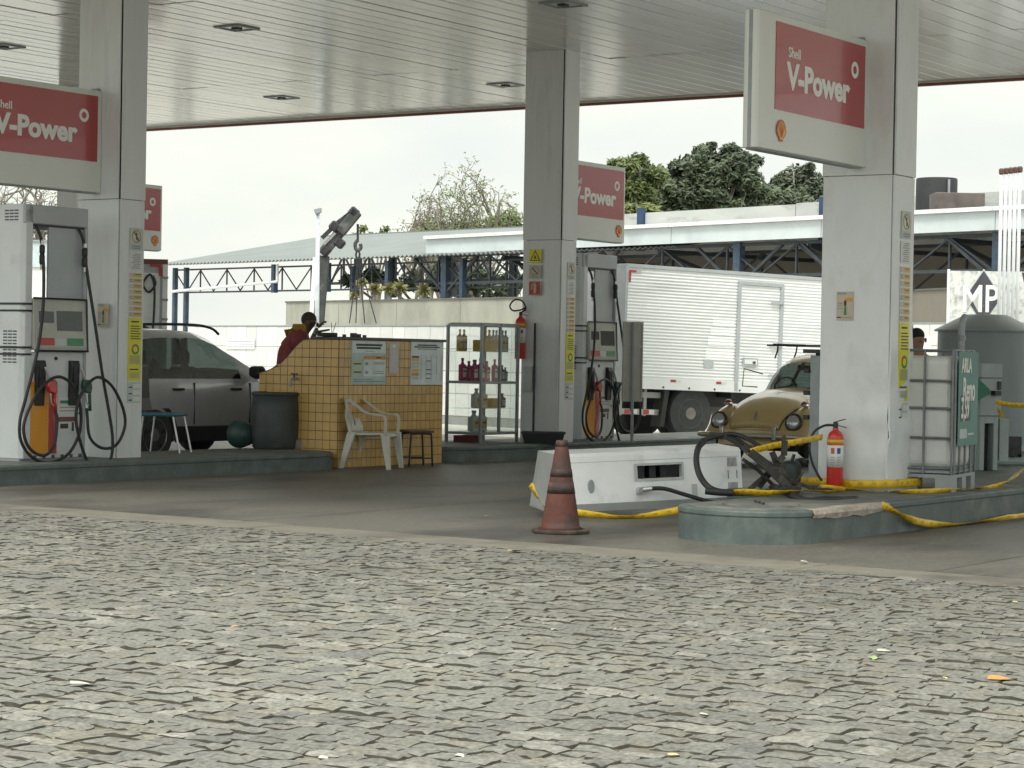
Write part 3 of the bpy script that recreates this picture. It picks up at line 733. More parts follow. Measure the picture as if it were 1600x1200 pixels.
b.build('inner_parts', DARKM, t)
rest_ = MB()
def ring(x): return [(x, y, z) for y, z in prof]
A, B = [(max(0, .085*(z-.125)/.45), y, z) for y, z in prof], ring(Lf)
rest_.add(A+B, [(k, (k+1) % 6, (k+1) % 6+6, k+6) for k in range(1, 5)])
rest_.build('shell', FALLW, t, fix=False)
b = MB().add([(p[0]+.0, p[1], p[2]) for p in A], [tuple(range(5, -1, -1))]); b.build('base_plate', M('pump base grey', (.33, .34, .33), .5), t, fix=False)
b = MB().add(B, [tuple(range(6))]); b.build('top_plate', FALLW, t, fix=False)
b = MB().add([(0, prof[5][0], prof[5][1]), (Lf, prof[5][0], prof[5][1]), (Lf, 0, .125), (0, 0, .125)], [(0, 1, 2, 3)]); b.build('lower_bevel', M('pump bevel grey', (.50, .53, .53), .4, var=.06), t, fix=False)
MB().box(.13, .142, -.004, .03, .13, .57).build('panel_seam', GREYST, t, rot=(R(-4.4), 0, 0))
for s0, s1_ in ((.66, .86), (.12, .32)):
    for k in range(8):
        x = 1.905+k*.0135
        b = MB(); b.add([FP(x, s0, -.003), FP(x+.006, s0, -.003), FP(x+.006, s1_, -.003), FP(x, s1_, -.003)], [(0, 1, 2, 3)]); b.build('vent_slot', VENT, front, fix=False)
for x in (1.905, 2.0):
    b = MB(); b.add([FP(x, .40, -.003), FP(x+.008, .40, -.003), FP(x+.008, .58, -.003), FP(x, .58, -.003)], [(0, 1, 2, 3)]); b.build('vent_slot', VENT, front, fix=False)
MB().lathe([(.03, 0), (.034, .004), (.034, .012), (.0, .016)], 16, (0, 0, 0), 'y').build('lock_plate', GREYST, t, (.42, FP(.42, .37)[1]-.015, FP(.42, .37)[2])).scale = (1, 1, 1.9)
b = MB(); b.add([FP(.1, .875, -.0015), FP(Lf-.02, .875, -.0015), FP(Lf-.02, .883, -.0015), FP(.1, .883, -.0015)], [(0, 1, 2, 3)]); b.build('panel_crease', GREYST, front, fix=False)
MB().lathe([(.012, 0), (.012, .03)], 8, (1.14, .02, .085), 'y').build('bolt_hole', VENT, t)
b = MB(); b.add([FP(1.5, .05, -.004), FP(1.56, .05, -.004), FP(1.56, .32, -.004), FP(1.5, .32, -.004)], [(0, 1, 2, 3)]); b.build('label', PAPERG, front, fix=False)
MB().lathe([(.03, -.05), (.034, -.03), (.034, .0), (.024, .012)], 12, (.93, FP(.93, .24)[1], FP(.93, .24)[2]), 'y').build('hose_socket', HOSEFIT, t)
MB().bar((.88, -.035, .20), (.95, -.035, .235), .02, .012).build('socket_lever', HOSEFIT, t)
hp_ = [(.95, -.04, .245), (1.02, -.06, .25), (1.15, -.10, .245), (1.32, -.16, .19), (1.5, -.22, .13), (1.66, -.28, .09)]
MB().tube(curve_pts(hp_, 5), .021, 10).build('hose', RUBBER, t, smooth=True)
MB().tube([(.945, -.04, .243), (1.03, -.062, .25)], .025, 10).build('hose_ferrule', HOSEFIT, t)
# foot bracket sticking out at the left end
b = MB().box(-.05, .10, -.05, .10, .0, .012); b.build('foot_bracket', M('bracket teal', (.16, .27, .24), .5, var=.2), t, (-.03, .06, -.002)); MB().box(-.02, .0, 0, .05, .0, .09).build('foot_tab', M('bracket teal', (.16, .27, .24)), t, (-.01, .06, .0))

# ================================================================== traffic cone
CONE = M('dirty traffic cone', (.115, .034, .022), .7, var=.25, scale=7, col2=(.055, .035, .03), mask=(.42, .60), mscale=4.5, bump=.003, bscale=30)
CONED = M('worn cone band', (.045, .03, .027), .75, var=.4, scale=9, col2=(.18, .06, .04), mask=(.52, .68), mscale=8)
P = G(876, 834); t = thing('traffic_cone', 'dirty faded orange traffic cone standing on the dark concrete', 'traffic cone', (P.x, P.y+.1, 0), R(8))
Rc = lambda z: .155+(.043-.155)*(z-.03)/.69
MB().lathe([(.185, .03), (Rc(.06), .055)]+[(Rc(z), z) for z in (.1, .2, .3, .4, .5, .6, .7)]+[(.036, .722), (.026, .715)], 28).build('cone_body', CONE, t, smooth=True)
for z0_, z1_ in ((.31, .395), (.44, .50), (.675, .722)):
    MB().lathe([(Rc(z0_)+.002, z0_), (Rc(z1_)+.002, z1_)], 28).build('band', CONED, t, smooth=True)
b = MB(); pl = []
for k in range(8):
    a_ = PI/8+k*PI/4; r_ = .235 if k % 2 == 0 else .235
    pl.append((r_*math.cos(a_), r_*math.sin(a_)))
b.prism(pl, 0, .032, 'z'); b.build('base', M('cone base', (.06, .042, .034), .8, var=.3, scale=8, col2=(.10, .065, .052), mscale=5), t, bevel=.01, seg=2)

# ================================================================== fire extinguishers
def extinguisher(label, loc, r, h, hose_pts, rz=0):
    t = thing('fire_extinguisher', label, 'fire extinguisher', loc, rz, None)
    MB().lathe([(r*.94, 0), (r, .012), (r, h*.80), (r*.93, h*.85), (r*.72, h*.90), (r*.4, h*.93), (r*.34, h*.95), (r*.34, h*.97)], 28).build('cylinder', REDP, t, smooth=True)
    MB().lathe([(r+.0012, h*.36), (r+.0012, h*.70)], 28).build('label_wrap', PAPER, t, smooth=True)
    MB().lathe([(r+.0014, h*.725), (r+.0014, h*.79)], 28).build('label_band', M('extinguisher yellow', (.70, .42, .02), .4), t, smooth=True)
    b = MB()
    for a_ in (-PI/2-.45, -PI/2+.30):
        for k in range(4):
            z = h*.39+k*h*.04
            p = [((r+.0024)*math.cos(a_+d), (r+.0024)*math.sin(a_+d)) for d in (-.25, -.08, .08, .25)]
            b.add([(x, y, z) for x, y in p]+[(x, y, z+.006) for x, y in p], [(i, i+1, i+5, i+4) for i in range(3)])
        z = h*.57; p = [((r+.0024)*math.cos(a_+d), (r+.0024)*math.sin(a_+d)) for d in (-.22, 0, .22)]
        b.add([(x, y, z) for x, y in p]+[(x, y, z+.05) for x, y in p], [(i, i+1, i+4, i+3) for i in range(2)], 1 if a_ < -PI/2 else 2)
    b.build('label_print', [INKG, M('print red', (.5, .1, .08), .5), M('print blue', (.05, .08, .22), .5)], t, fix=False)
    b = MB().lathe([(.018, 0), (.022, .02), (.022, .05), (.012, .06)], 12, (0, 0, h*.955)); b.build('valve', DARKM, t)
    MB().bar((-.02, 0, h*.955+.055), (.085, 0, h*.955+.085), .02, .008).build('lever', DARKM, t); MB().bar((-.02, 0, h*.955+.04), (.095, 0, h*.955+.01), .02, .008).build('lever', DARKM, t)
    MB().tube(curve_pts(hose_pts, 6), .011, 8).build('hose', RUBBER, t, smooth=True)
    return t
pe = U(-.46, .03, .256)
extinguisher('red fire extinguisher standing on the near island against the dented column', pe, .072, .56,
             [(-.02, 0, .565), (-.10, 0, .56), (-.19, .0, .50), (-.225, 0, .38), (-.20, 0, .24), (-.14, 0, .12), (-.11, .0, .08)], 0)
pw_ = U(7.66-.11, 8.14+.58, 1.35)
te = extinguisher('red fire extinguisher hung high on the middle column with its black hose looped up', pw_, .075, .62,
             [(0, -.02, .64), (.07, -.02, .70), (.02, -.02, .80), (-.08, -.02, .82), (-.15, -.02, .74), (-.11, -.02, .67), (0, -.02, .68), (.08, -.02, .72)], 0)

# ================================================================== caution tape
def ribbon(pts, w, twist, name, label, group='yellow caution tape strung about the broken pump'):
    P = [p+Vector((random.gauss(0, .0012), random.gauss(0, .0012), random.gauss(0, .0018))) for p in curve_pts(pts, 6)]; b = MB(); prev = None; n = len(P); vs = []
    for i, p in enumerate(P):
        d = (P[min(i+1, n-1)]-P[max(0, i-1)]).normalized(); up = Vector((0, 0, 1))
        s_ = d.cross(up); s_ = s_.normalized() if s_.length > 1e-3 else Vector((1, 0, 0)); nn = s_.cross(d).normalized()
        t = i/(n-1); a_ = twist(t) if callable(twist) else twist
        o = (nn*math.cos(a_)+s_*math.sin(a_))*w/2
        m_ = (s_*math.cos(a_)-nn*math.sin(a_))*w*.05*math.sin(i*1.1+random.uniform(-.6, .6))
        vs += [p-o, p+m_, p+o]
    fs = []; mi = []
    b.v = [tuple(v) for v in vs]
    for i in range(n-1):
        for j in range(2):
            a_ = i*3+j; b.f.append((a_, a_+1, a_+4, a_+3)); b.m.append(0)
    o = b.build(name, [TAPEY], None, smooth=True, fix=False)
    so = o.modifiers.new('thick', 'SOLIDIFY'); so.thickness = .0008
    # printed dashes, proud of the ribbon on both sides
    bb = MB()
    for i in range(1, n-2, 2):
        c0 = vs[i*3+1]; c1 = vs[(i+1)*3+1]; o0 = (vs[i*3+2]-vs[i*3])*.22; o1 = (vs[(i+1)*3+2]-vs[(i+1)*3])*.22
        nr = (c1-c0).cross(o0).normalized()
        for s_ in (-1, 1):
            f0 = c0+(c1-c0)*.1; f1 = c0+(c1-c0)*.75; bb.add([f0-o0+nr*s_*.003, f1-o1+nr*s_*.003, f1+o1+nr*s_*.003, f0+o0+nr*s_*.003], [(0, 1, 2, 3)])
    bb.build('tape_print', M('faded tape print', (.52, .34, .02), .5), o, fix=False)['kind'] = 'stuff'
    tag(o, label, 'tape', group); return o
def SU(a, b_, z): return U(a, b_, z)
ribbon([SU(-.62, .42, .30), SU(-.40, .30, .32), SU(-.40, -.1, .315), SU(-.40, -.45, .33), SU(-.2, -.50, .33), SU(.16, -.51, .33), SU(.24, -.46, .33)], .07, 0, 'caution_tape', 'yellow tape wrapped round the foot of the dented column')
ribbon([SU(-.62, .1, .285), SU(-.58, -.30, .275), SU(-.45, -.60, .27), SU(.0, -.78, .27), SU(.5, -.84, .28), SU(1.0, -.80, .26), SU(1.3, -.85, .30), SU(1.75, -.8, .38), SU(2.1, -.8, .44), SU(2.6, -.82, .38), SU(3.4, -.84, .36), SU(4.5, -.9, .33)], .052, lambda t: 1.4*math.sin(t*13)**2+.15, 'caution_tape', 'twisted yellow tape trailing along the island edge past the liquid tank')
ribbon([PV(1378, 789, -1.03), PV(1392, 797, -1.06), PV(1415, 808, -1.07), PV(1445, 817, -1.08), PV(1490, 820, -1.08), PV(1550, 812, -1.09), PV(1600, 806, -1.09), PV(1680, 796, -1.09)], .058, lambda t: 1.25*math.sin(t*7.5)**2, 'caution_tape', 'yellow tape drooping down the front of the near island')
T0 = W(836, 765, 18.95); T1 = W(858, 792, 18.85)
ribbon([W(829, 757, 18.98), W(842, 780, 18.9), W(856, 795, 18.82), W(900, 800, 18.72), W(960, 808, 18.7), W(1010, 806, 18.65), W(1066, 796, 18.5)], .058, lambda t: .9*math.sin(t*6.5)**2, 'caution_tape', 'yellow tape looped under the toppled white pump')
ribbon([W(1140, 769, 18.15), W(1165, 769, 18.1), W(1200, 770, 18.1), W(1235, 768, 18.1), W(1262, 766, 18.2), W(1290, 768, 18.5), W(1320, 765, 18.8)], .065, lambda t: 1.0-.4*math.sin(t*7), 'caution_tape', 'yellow tape lying across the mangled bars on the island top')
ribbon([W(1168, 708, 18.7), W(1185, 702, 18.7), W(1210, 696, 18.75), W(1245, 690, 18.8), W(1285, 683, 19.2)], .055, .15, 'caution_tape', 'taut yellow tape running from the mangled bars to the column')
ribbon([W(1556, 628, 23.3), W(1575, 632, 23.3), W(1600, 634, 23.3), W(1640, 640, 23.4)], .05, .3, 'caution_tape', 'yellow tape tied to the small grey pump at the right')
ribbon([W(1556, 628, 23.3), W(1560, 640, 23.28), W(1566, 652, 23.3)], .05, 1.2, 'caution_tape', 'short loose end of yellow tape hanging from the grey pump')

# ================================================================== wreckage on the island
WRK = M('burnt metal', (.045, .043, .04), .6, metal=.3, var=.4, scale=12, col2=(.11, .10, .085), mask=(.5, .7), mscale=8)
t = thing('mangled_frame', 'tangle of bent dark metal bars left on the near island', 'wreckage', U(-2.0, .2, .25), 0)
off = t.location
def wb(pts, w, h, Y):
    P = [W(x, y, yy) - off for (x, y), yy in zip(pts, Y)]; b = MB()
    for i in range(len(P)-1): b.bar(P[i], P[i+1], w, h)
    return b.build('bent_bar', WRK, t, bevel=.003)
Ys = 18.6
wb([(1163, 696), (1176, 712), (1190, 722), (1215, 748), (1240, 770)], .06, .03, [Ys]*5)
wb([(1172, 706), (1200, 730), (1215, 745), (1235, 764), (1250, 768)], .045, .07, [Ys-.06]*5)
wb([(1180, 710), (1196, 722), (1212, 735)], .10, .05, [Ys+.02]*3)
wb([(1206, 706), (1213, 722), (1228, 748), (1242, 770)], .03, .05, [Ys+.05]*4)
wb([(1160, 717), (1185, 735), (1206, 756), (1220, 768)], .025, .03, [Ys+.1]*4)
wb([(1171, 765), (1190, 748), (1212, 728)], .03, .04, [Ys+.12]*3)
wb([(1186, 762), (1200, 744), (1214, 731)], .03, .04, [Ys+.16]*3)
wb([(1244, 752), (1250, 745), (1257, 734)], .018, .02, [Ys+.1]*3)
wb([(1222, 752), (1240, 752), (1270, 764), (1300, 766)], .04, .03, [Ys+.1, Ys+.1, Ys+.1, Ys+.2])
wb([(1216, 721), (1225, 712), (1226, 688), (1222, 682)], .04, .05, [Ys, Ys, Ys, Ys])
wb([(1110, 678), (1140, 684), (1160, 695), (1178, 712)], .07, .04, [19.3, 19.2, 19.0, 18.7])
b = MB()
for k in range(7):
    c_ = W(random.uniform(1205, 1250), random.uniform(758, 772), Ys+random.uniform(-.2, .2))-off; b = MB(); b.cbox((0, 0, 0), (random.uniform(.05, .12), random.uniform(.04, .1), random.uniform(.02, .05)))
    b.build('torn_plate', WRK, t, c_, (random.uniform(-.5, .5), random.uniform(-.5, .5), random.uniform(0, 3)))
# sheet of crumpled dark rubber and hoses
t = MB()
hp = [W(1218, 762, 18.3), W(1235, 774, 18.1), W(1262, 782, 17.95), W(1300, 780, 18.0), W(1338, 778, 18.3)]
tag(t.tube(curve_pts(hp, 6), [.03, .032, .034, .03, .026, .024, .02]*3+[.02]*4, 10).build('torn_hose', RUBBER, None, smooth=True), 'thick black hose lying along the front of the island top', 'hose', 'black hoses from the wrecked pump')
def hose(pts, r, label): return tag(MB().tube(curve_pts(pts, 7), r, 10).build('torn_hose', RUBBER, None, smooth=True), label, 'hose', 'black hoses from the wrecked pump')
hose([W(1100, 690, 18.62), W(1091, 700, 18.5), W(1088, 720, 18.42), W(1093, 742, 18.35), W(1106, 760, 18.25), W(1125, 768, 18.2), W(1160, 770, 18.2), W(1200, 768, 18.25), W(1230, 766, 18.3)], .026, 'black hose arching over the toppled pump onto the island')
hose([W(1102, 767, 18.1), W(1122, 769, 18.1), W(1145, 770, 18.12)], .03, 'short black nozzle end on the island beside the toppled pump')
hose([W(1095, 689, 19.2), W(1112, 684, 19.2), W(1140, 678, 19.2), W(1165, 684, 19.1), W(1190, 700, 18.9)], .02, 'dark torn hose lying along the top end of the toppled pump')
pk = U(.10, .48, .25)
t = thing('cage_post', 'grey post with dark clamps just left of the dented column', 'post', pk, RZ)
MB().box(-.05, .05, -.04, .06, 0, 1.18).build('post', GREYST, t, bevel=.006); MB().box(-.10, .10, -.05, .11, 1.20, 1.235).build('top_plate', BLACK, t); MB().tube([(0, 0, 1.18), (0, 0, 1.2)], .03, 8).build('neck', DARKM, t)
for z in (.22, .42, .62, .84, 1.04): MB().box(-.07, .05, .06, .115, z-.02, z+.02).build('clamp', BLACK, t, bevel=.004)
P0 = W(1263, 750, 19.2)
t = thing('plastic_pot', 'small dark plastic pot standing left of the dented column', 'pot', (U(-.52, .42, .256)), 0)
MB().lathe([(.075, 0), (.085, .03), (.085, .20), (.07, .23), (.04, .24)], 16).build('pot_body', M('dark green plastic', (.02, .03, .028), .5), t, smooth=True)
MB().tube([(0, 0, .23), (.02, 0, .30)], .015, 8).build('pot_neck', DARKM, t)

# ================================================================== liquid tank in its cage
IBCW = M('tank plastic', (.60, .62, .60), .4, var=.08, scale=3, col2=(.46, .48, .48), mask=(.5, .75), mscale=2, bump=.006, bscale=4)
CAGE = M('cage steel', (.20, .215, .22), .45, metal=.5, var=.2, scale=8)
GBAN = M('banner green', (.03, .185, .155), .4, var=.1, scale=4, col2=(.10, .27, .23), mask=(.55, .75), mscale=3)
pi_ = G(1489, 770, .25)
RI = RZ+R(9)
t = thing('liquid_tank', 'white liquid tank caged in steel with a green banner, beside the dented column', 'tank', (pi_.x, pi_.y, .254), RI)
Dx, Dy = .80, 1.16      # along u', along v'
pal = MB()
for y in (0, .5, 1.0): pal.box(0, .14, y, y+.16, 0, .12); pal.box(Dx-.14, Dx, y, y+.16, 0, .12); pal.box(.33, .47, y, y+.16, 0, .12)
pal.box(0, Dx, 0, Dy, .12, .15); pal.build('pallet', GREYST, t)
MB().box(.02, Dx-.02, .02, Dy-.02, .16, .20).build('tray', GREYST, t)
MB().box(.035, Dx-.035, .035, Dy-.035, .2, 1.19).build('bladder', IBCW, t, bevel=.07, seg=4)
for z in (.20, .47, .73, .97, 1.235):
    b = MB(); r_ = .013
    pts = [(0.015, .015), (Dx-.015, .015), (Dx-.015, Dy-.015), (.015, Dy-.015), (.015, .015)]
    b.tube([(x, y, z) for x, y in pts], r_, 6); b.build('cage_hoop', CAGE, t)
for x, y in [(.0, .02), (.0, .27), (.0, .52), (.0, .77), (.0, 1.0), (0, Dy-.02), (.02, .0), (.2, 0), (.4, 0), (.6, 0), (Dx-.02, 0), (Dx, .3), (Dx, .6), (Dx, .9)]:
    MB().tube([(x, y, .15), (x, y, 1.24)], .011, 6).build('cage_upright', CAGE, t)
ban = plate('banner', t, (.03, -.022, .40), (1, 0, 0), (0, 0, 1), .72, .83, GBAN, [([.10, .26, .62, .54], M('banner dark', (.05, .06, .07), .5)), ([.08, .08, .45, .18], PAPERG), ([.5, .11, .8, .13], PAPERG)])
Rr, Uu = (1, 0, 0), (0, 0, 1); yb = -.030
text('ARLA', .175, LETTER, ban, (.11, yb, 1.05), Rr, Uu, .005, .86)
text('Reno', .29, LETTER, ban, (.17, yb, .80), Rr, Uu, .005, .72)
text('3,59', .26, LETTER, ban, (.115, yb, .645), Rr, Uu, .004, .66)
MB().tube(curve_pts([(.7, .12, 1.2), (.7, .12, 1.42), (.72, .12, 1.5), (.8, .12, 1.55)], 4), .03, 8).build('outlet_pipe', GREYST, t, smooth=True)
MB().lathe([(.04, 0), (.04, .05)], 12, (.7, .12, 1.33)).build('pipe_coupling', CAGE, t)

# ------------------------------------------------------------------ small grey pump behind it
GP = M('pump cabinet grey green', (.30, .35, .35), .45, var=.08, scale=4)
pp = G(1528, 748, .25); pp = Vector((pp.x+.05, pp.y+1.2, .25))
pp = W(1530, 745, 23.6); pp.z = .25
t = thing('small_pump', 'small grey pump on a metal stand right of the caged liquid tank', 'pump', pp, RZ+R(-30))
b = MB(); b.box(0, .06, 0, .3, 0, .58); b.box(.18, .24, 0, .3, 0, .58); b.box(0.06, .18, .0, .3, .50, .58); b.build('stand', GP, t, bevel=.004)
MB().box(.06, .18, .1, .28, 0, .5).build('stand_inside', DARKM, t)
MB().box(-.02, .26, -.02, .3, .58, .98).build('cabinet', GP, t, bevel=.008); MB().box(-.02, .26, -.03, .3, .985, 1.14).build('head', GP, t, bevel=.008)
MB().box(.2, .24, -.04, -.02, .86, .95).build('slot', DARKM, t); MB().box(.12, .2, -.09, -.02, .80, .85).build('nozzle_holder', DARKM, t)
b = MB().prism([(-.15, .72), (.06, .82), (.06, .86), (-.15, 1.02)], -.08, -.03, 'y'); b.build('green_flag', M('flag green', (.01, .12, .07), .5), t)
MB().box(.30, .42, .05, .4, 0.1, .55).build('side_box', GP, t)

# ------------------------------------------------------------------ big conical topped tank
TK = M('tank blue grey', (.235, .28, .285), .42, var=.08, scale=2, col2=(.18, .21, .22), mask=(.5, .75), mscale=1.2, stretch=(1, 1, .3))
Yk = 27.5; pk = W(1536, 735, Yk); px_m = Yk/F_PX
t = thing('storage_tank', 'blue grey round steel tank with a low conical lid at the right edge', 'tank', (pk.x, pk.y, .0), 0)
Rk = .585; zt = W(1536, 517, Yk).z; za_ = W(1536, 492, Yk).z
MB().lathe([(Rk, .35), (Rk, zt)], 48).build('shell', TK, t, smooth=False); smooth_angle(t.children[0])
o = MB().lathe([(Rk+.045, zt-.012), (Rk+.045, zt+.006), (.26, za_), (0, za_+.01)], 48).build('lid', TK, t); smooth_angle(o, 30)
for k in range(8):
    a_ = k*PI/4+.2; MB().box(-.04, .04, -.04, .04, 0, .36).build('leg', GREYST, t, ((Rk-.06)*math.cos(a_), (Rk-.06)*math.sin(a_), 0))
MB().lathe([(Rk-.1, .02), (Rk-.1, .34)], 32).build('under_skirt', DARKM, t)
o = MB().lathe([(Rk+.012, .33), (Rk+.012, .40)], 48).build('bottom_ring', GP, t)
t = thing('pipe_manifold', 'low dark pipes and a valve in front of the round tank', 'pipes', W(1582, 738, 25.0), 0)
MB().tube([(-.2, 0, .12), (.5, 0, .12)], .05, 12).build('pipe', GP, t); MB().tube([(-.25, .1, -.02), (.5, .1, -.02)], .07, 12).build('pipe', DARKM, t)
MB().box(-.08, .12, .1, .2, .2, .40).build('valve_box', DARKM, t); MB().lathe([(.04, -.02), (.04, .02)], 12, (.0, -.03, .22), 'y').build('valve_wheel', DARKM, t); MB().tube([(.0, 0, .12), (.0, 0, .24)], .02, 8).build('valve_stem', DARKM, t)

# ================================================================== attendant's booth with yellow tiles
TILE = M('yellow wall tile', (.58, .375, .13), .3, var=.07, scale=5, rnd=.09, coat=.15, col2=(.47, .31, .12), mask=(.5, .8), mscale=3)
GROUT = M('dark grout', (.15, .105, .05), .85, var=.2)
TOPM = M('dark counter top', (.055, .05, .048), .4, var=.2)
pb = G(526.5, 731.5)
t = thing('booth', 'yellow tiled attendant booth with dark counter top and a sloping side wall', 'booth', (pb.x, pb.y, 0), RZ)
BL, BW, BH = 2.14, 1.24, 1.545
sideprof = [(0, 0), (BW, 0), (BW, 1.12), (1.12, 1.145), (1.05, 1.17), (.87, 1.26), (.80, 1.32), (.70, 1.42), (.60, 1.50), (.535, BH), (0, BH)]
MB().prism(sideprof, 0, .14, 'x').build('side_wall', GROUT, t)
MB().box(.14, BL, 0, .14, 0, BH).build('front_wall', GROUT, t)
MB().box(BL-.14, BL, .14, BW, 0, BH).build('end_wall', GROUT, t)
MB().box(-.03, BL+.03, -.03, .42, BH+.001, BH+.035).build('counter_top', TOPM, t, bevel=.006)
b = MB()
for i in range(len(sideprof)-1-2):
    pass
cap = [(BW, 1.12), (1.12, 1.145), (1.05, 1.17), (.87, 1.26), (.80, 1.32), (.70, 1.42), (.60, 1.50), (.535, BH)]
for i in range(len(cap)-1):
    b.bar((.07, cap[i][0], cap[i][1]+.004), (.07, cap[i+1][0], cap[i+1][1]+.004), .15, .012)
b.build('edge_trim', TOPM, t)
def topz(v_):
    pr = cap[::-1]
    if v_ <= .535: return BH
    for i in range(len(pr)-1):
        if pr[i][0] <= v_ <= pr[i+1][0]:
            k = (v_-pr[i][0])/(pr[i+1][0]-pr[i][0]); return pr[i][1]+k*(pr[i+1][1]-pr[i][1])
    return 1.12
tw, thh = .093, .1104
tm = MB().box(.004, tw-.004, -.006, .0005, .004, thh-.004).mesh('wall_tile', TILE)
tm2 = MB().box(-.006, .0005, .004, .1104-.004, .004, thh-.004).mesh('wall_tile', TILE)
left = MB(); n_t = 0
for i in range(23):
    for j in range(14):
        if n_t < 292: put('wall_tile', tm, t, (i*tw, -.001-random.uniform(0, .0015), j*thh)); n_t += 1
        else: left.box(i*tw+.004, i*tw+tw-.004, -.007, 0, j*thh+.004, j*thh+thh-.004)
for i in range(11):
    for j in range(14):
        v0_, v1_ = i*.1126+.004, i*.1126+.1086
        z0_ = j*thh+.004; z1_ = min((j+1)*thh-.004, min(topz(v0_), topz(v1_))-.004)
        za1, zb1 = min((j+1)*thh-.004, topz(v0_)-.004), min((j+1)*thh-.004, topz(v1_)-.004)
        if za1 <= z0_+.004: continue
        zb1 = max(zb1, z0_+.002)
        left.add([(-.0065, v0_, z0_), (-.0065, v1_, z0_), (-.0065, v1_, zb1), (-.0065, v0_, za1), (.0005, v0_, z0_), (.0005, v1_, z0_), (.0005, v1_, zb1), (.0005, v0_, za1)],
                 [(3, 2, 1, 0), (0, 1, 5, 4), (1, 2, 6, 5), (2, 3, 7, 6), (3, 0, 4, 7)])
stuff(left.build('wall_tiles', TILE, t))
# posters (pinned to the front wall)
Rr, Uu = (1, 0, 0), (0, 0, 1)
PG1 = M('poster blue grey', (.46, .57, .57), .5); PG2 = M('poster pale', (.66, .73, .74), .5); PG3 = M('poster green', (.48, .57, .40), .5)
def bx(px, py): # place on the front wall
    d = ray(px, py); n_ = Vector((-VX, -VY, 0)); k = ((pb.x-0)*n_.x+(pb.y-0)*n_.y)/(d[0]*n_.x+d[1]*n_.y)
    q = Vector((d[0]*k, d[1]*k, EYE+d[2]*k)); return ((q.x-pb.x)*UX+(q.y-pb.y)*UY, q.z)
def poster(x0, y0, x1, y1, base, prints, label, name='poster'):
    a0, c1 = bx(x0, y0); a1, c0 = bx(x1, y1); c1b = bx(x0, y0)[1]
    o = plate(name, None, (0, 0, 0), (1, 0, 0), (0, 0, 1), a1-a0, c1-c0, base, prints, th=.005)
    o.location = Vector((pb.x, pb.y, 0))+Vector((UX, UY, 0))*a0-Vector((VX, VY, 0))*.010; o.location.z = c0; o.rotation_euler = (0, 0, RZ)
    tag(o, label, 'poster'); return o
poster(548, 532, 601, 600, PG1, [([.02, .72, .98, .99], PG2), ([.12, .88, .88, .93], INK), ([.14, .81, .84, .86], INK), ([.4, .755, .65, .77], INKG), ([.35, .58, .99, .65], ORANGEP), ([.70, .60, .85, .63], INK), ([.02, .2, .33, .57], PG3), ([.34, .18, .98, .56], PG2), ([.06, .45, .28, .48], INK), ([.06, .26, .28, .29], INK), (circ(.43, .47, .05, .035), INKG), (circ(.43, .27, .05, .035), INKG), ([.62, .46, .95, .48], INKG), ([.62, .50, .95, .515], INKG), ([.62, .24, .92, .26], INKG), ([.62, .29, .92, .305], INKG), ([.05, .10, .6, .12], INKG), ([.05, .05, .95, .07], INKG)], 'pale poster with an orange bar, left one on the yellow booth')
poster(607, 536, 621, 584, M('plastic sleeve', (.48, .46, .44), .25), [([.12, .04, .88, .72], M('sleeve sheet', (.56, .52, .56), .5)), (circ(.5, .9, .2, .06), PAPER)], 'narrow clear sleeve hung between the two posters on the booth', 'document_sleeve')
poster(641, 533, 690, 601, PG2, [([.2, .90, .8, .93], INK), ([.1, .855, .88, .885], INK), ([.2, .81, .8, .84], INKG), ([.03, .62, .25, .66], INK)]+[([.03, .12+.085*k, .24, .19+.085*k], [PG1, ORANGEP, STICKO, PG3, PG3, STICKO][k % 6]) for k in range(6)]+[([.3+.16*c_, .10, .31+.16*c_, .68], INKG) for c_ in range(5)]+[([.46, .14+.1*k, .6, .16+.1*k], INK) for k in (0, 1, 2, 4)], 'pale poster with a table of columns, right one on the yellow booth')
# things on the counter and by it
pc = lambda a, b_, z=BH+.036: Vector((pb.x+a*UX+b_*VX, pb.y+a*UY+b_*VY, z))
t = thing('radio', 'small black radio with two raised aerials on the booth counter', 'radio', pc(-.02, .17), RZ+R(-35))
MB().box(-.12, .12, -.05, .05, 0, .045).build('radio_body', BLACK, t, bevel=.01); MB().prism([(-.16, .03), (.02, .07), (.02, .09), (-.16, .06)], -.05, .05, 'y').build('lid', BLACK, t)
MB().tube([(.06, 0, .04), (.05, 0, .17)], .004, 5).build('aerial', BLACK, t); MB().tube([(.07, 0, .04), (.11, 0, .17)], .004, 5).build('aerial', BLACK, t)
t = thing('clutter', 'few small dark items lying on the booth counter near the left poster', 'clutter', pc(.55, .12), RZ)
for x, s_ in ((-.3, .03), (-.12, .05), (-.02, .04), (.1, .03)): MB().cbox((x, 0, s_/2), (s_*1.6, s_, s_)).build('item', BLACK, t, bevel=.004)
# tap on the side wall
tp = pc(0, .62, 1.0)
t = thing('water_tap', 'metal water tap on the booth side wall above the dark barrel', 'tap', tp, RZ)
MB().tube(curve_pts([(0, 0, .06), (-.07, 0, .06), (-.13, 0, .05), (-.15, 0, -.03)], 4), .018, 8).build('spout', GREYST, t, smooth=True); MB().bar((-.08, -.05, .12), (-.08, .05, .12), .015).build('handle', DARKM, t); MB().tube([(-.08, 0, .06), (-.08, 0, .12)], .01, 6).build('stem', DARKM, t)
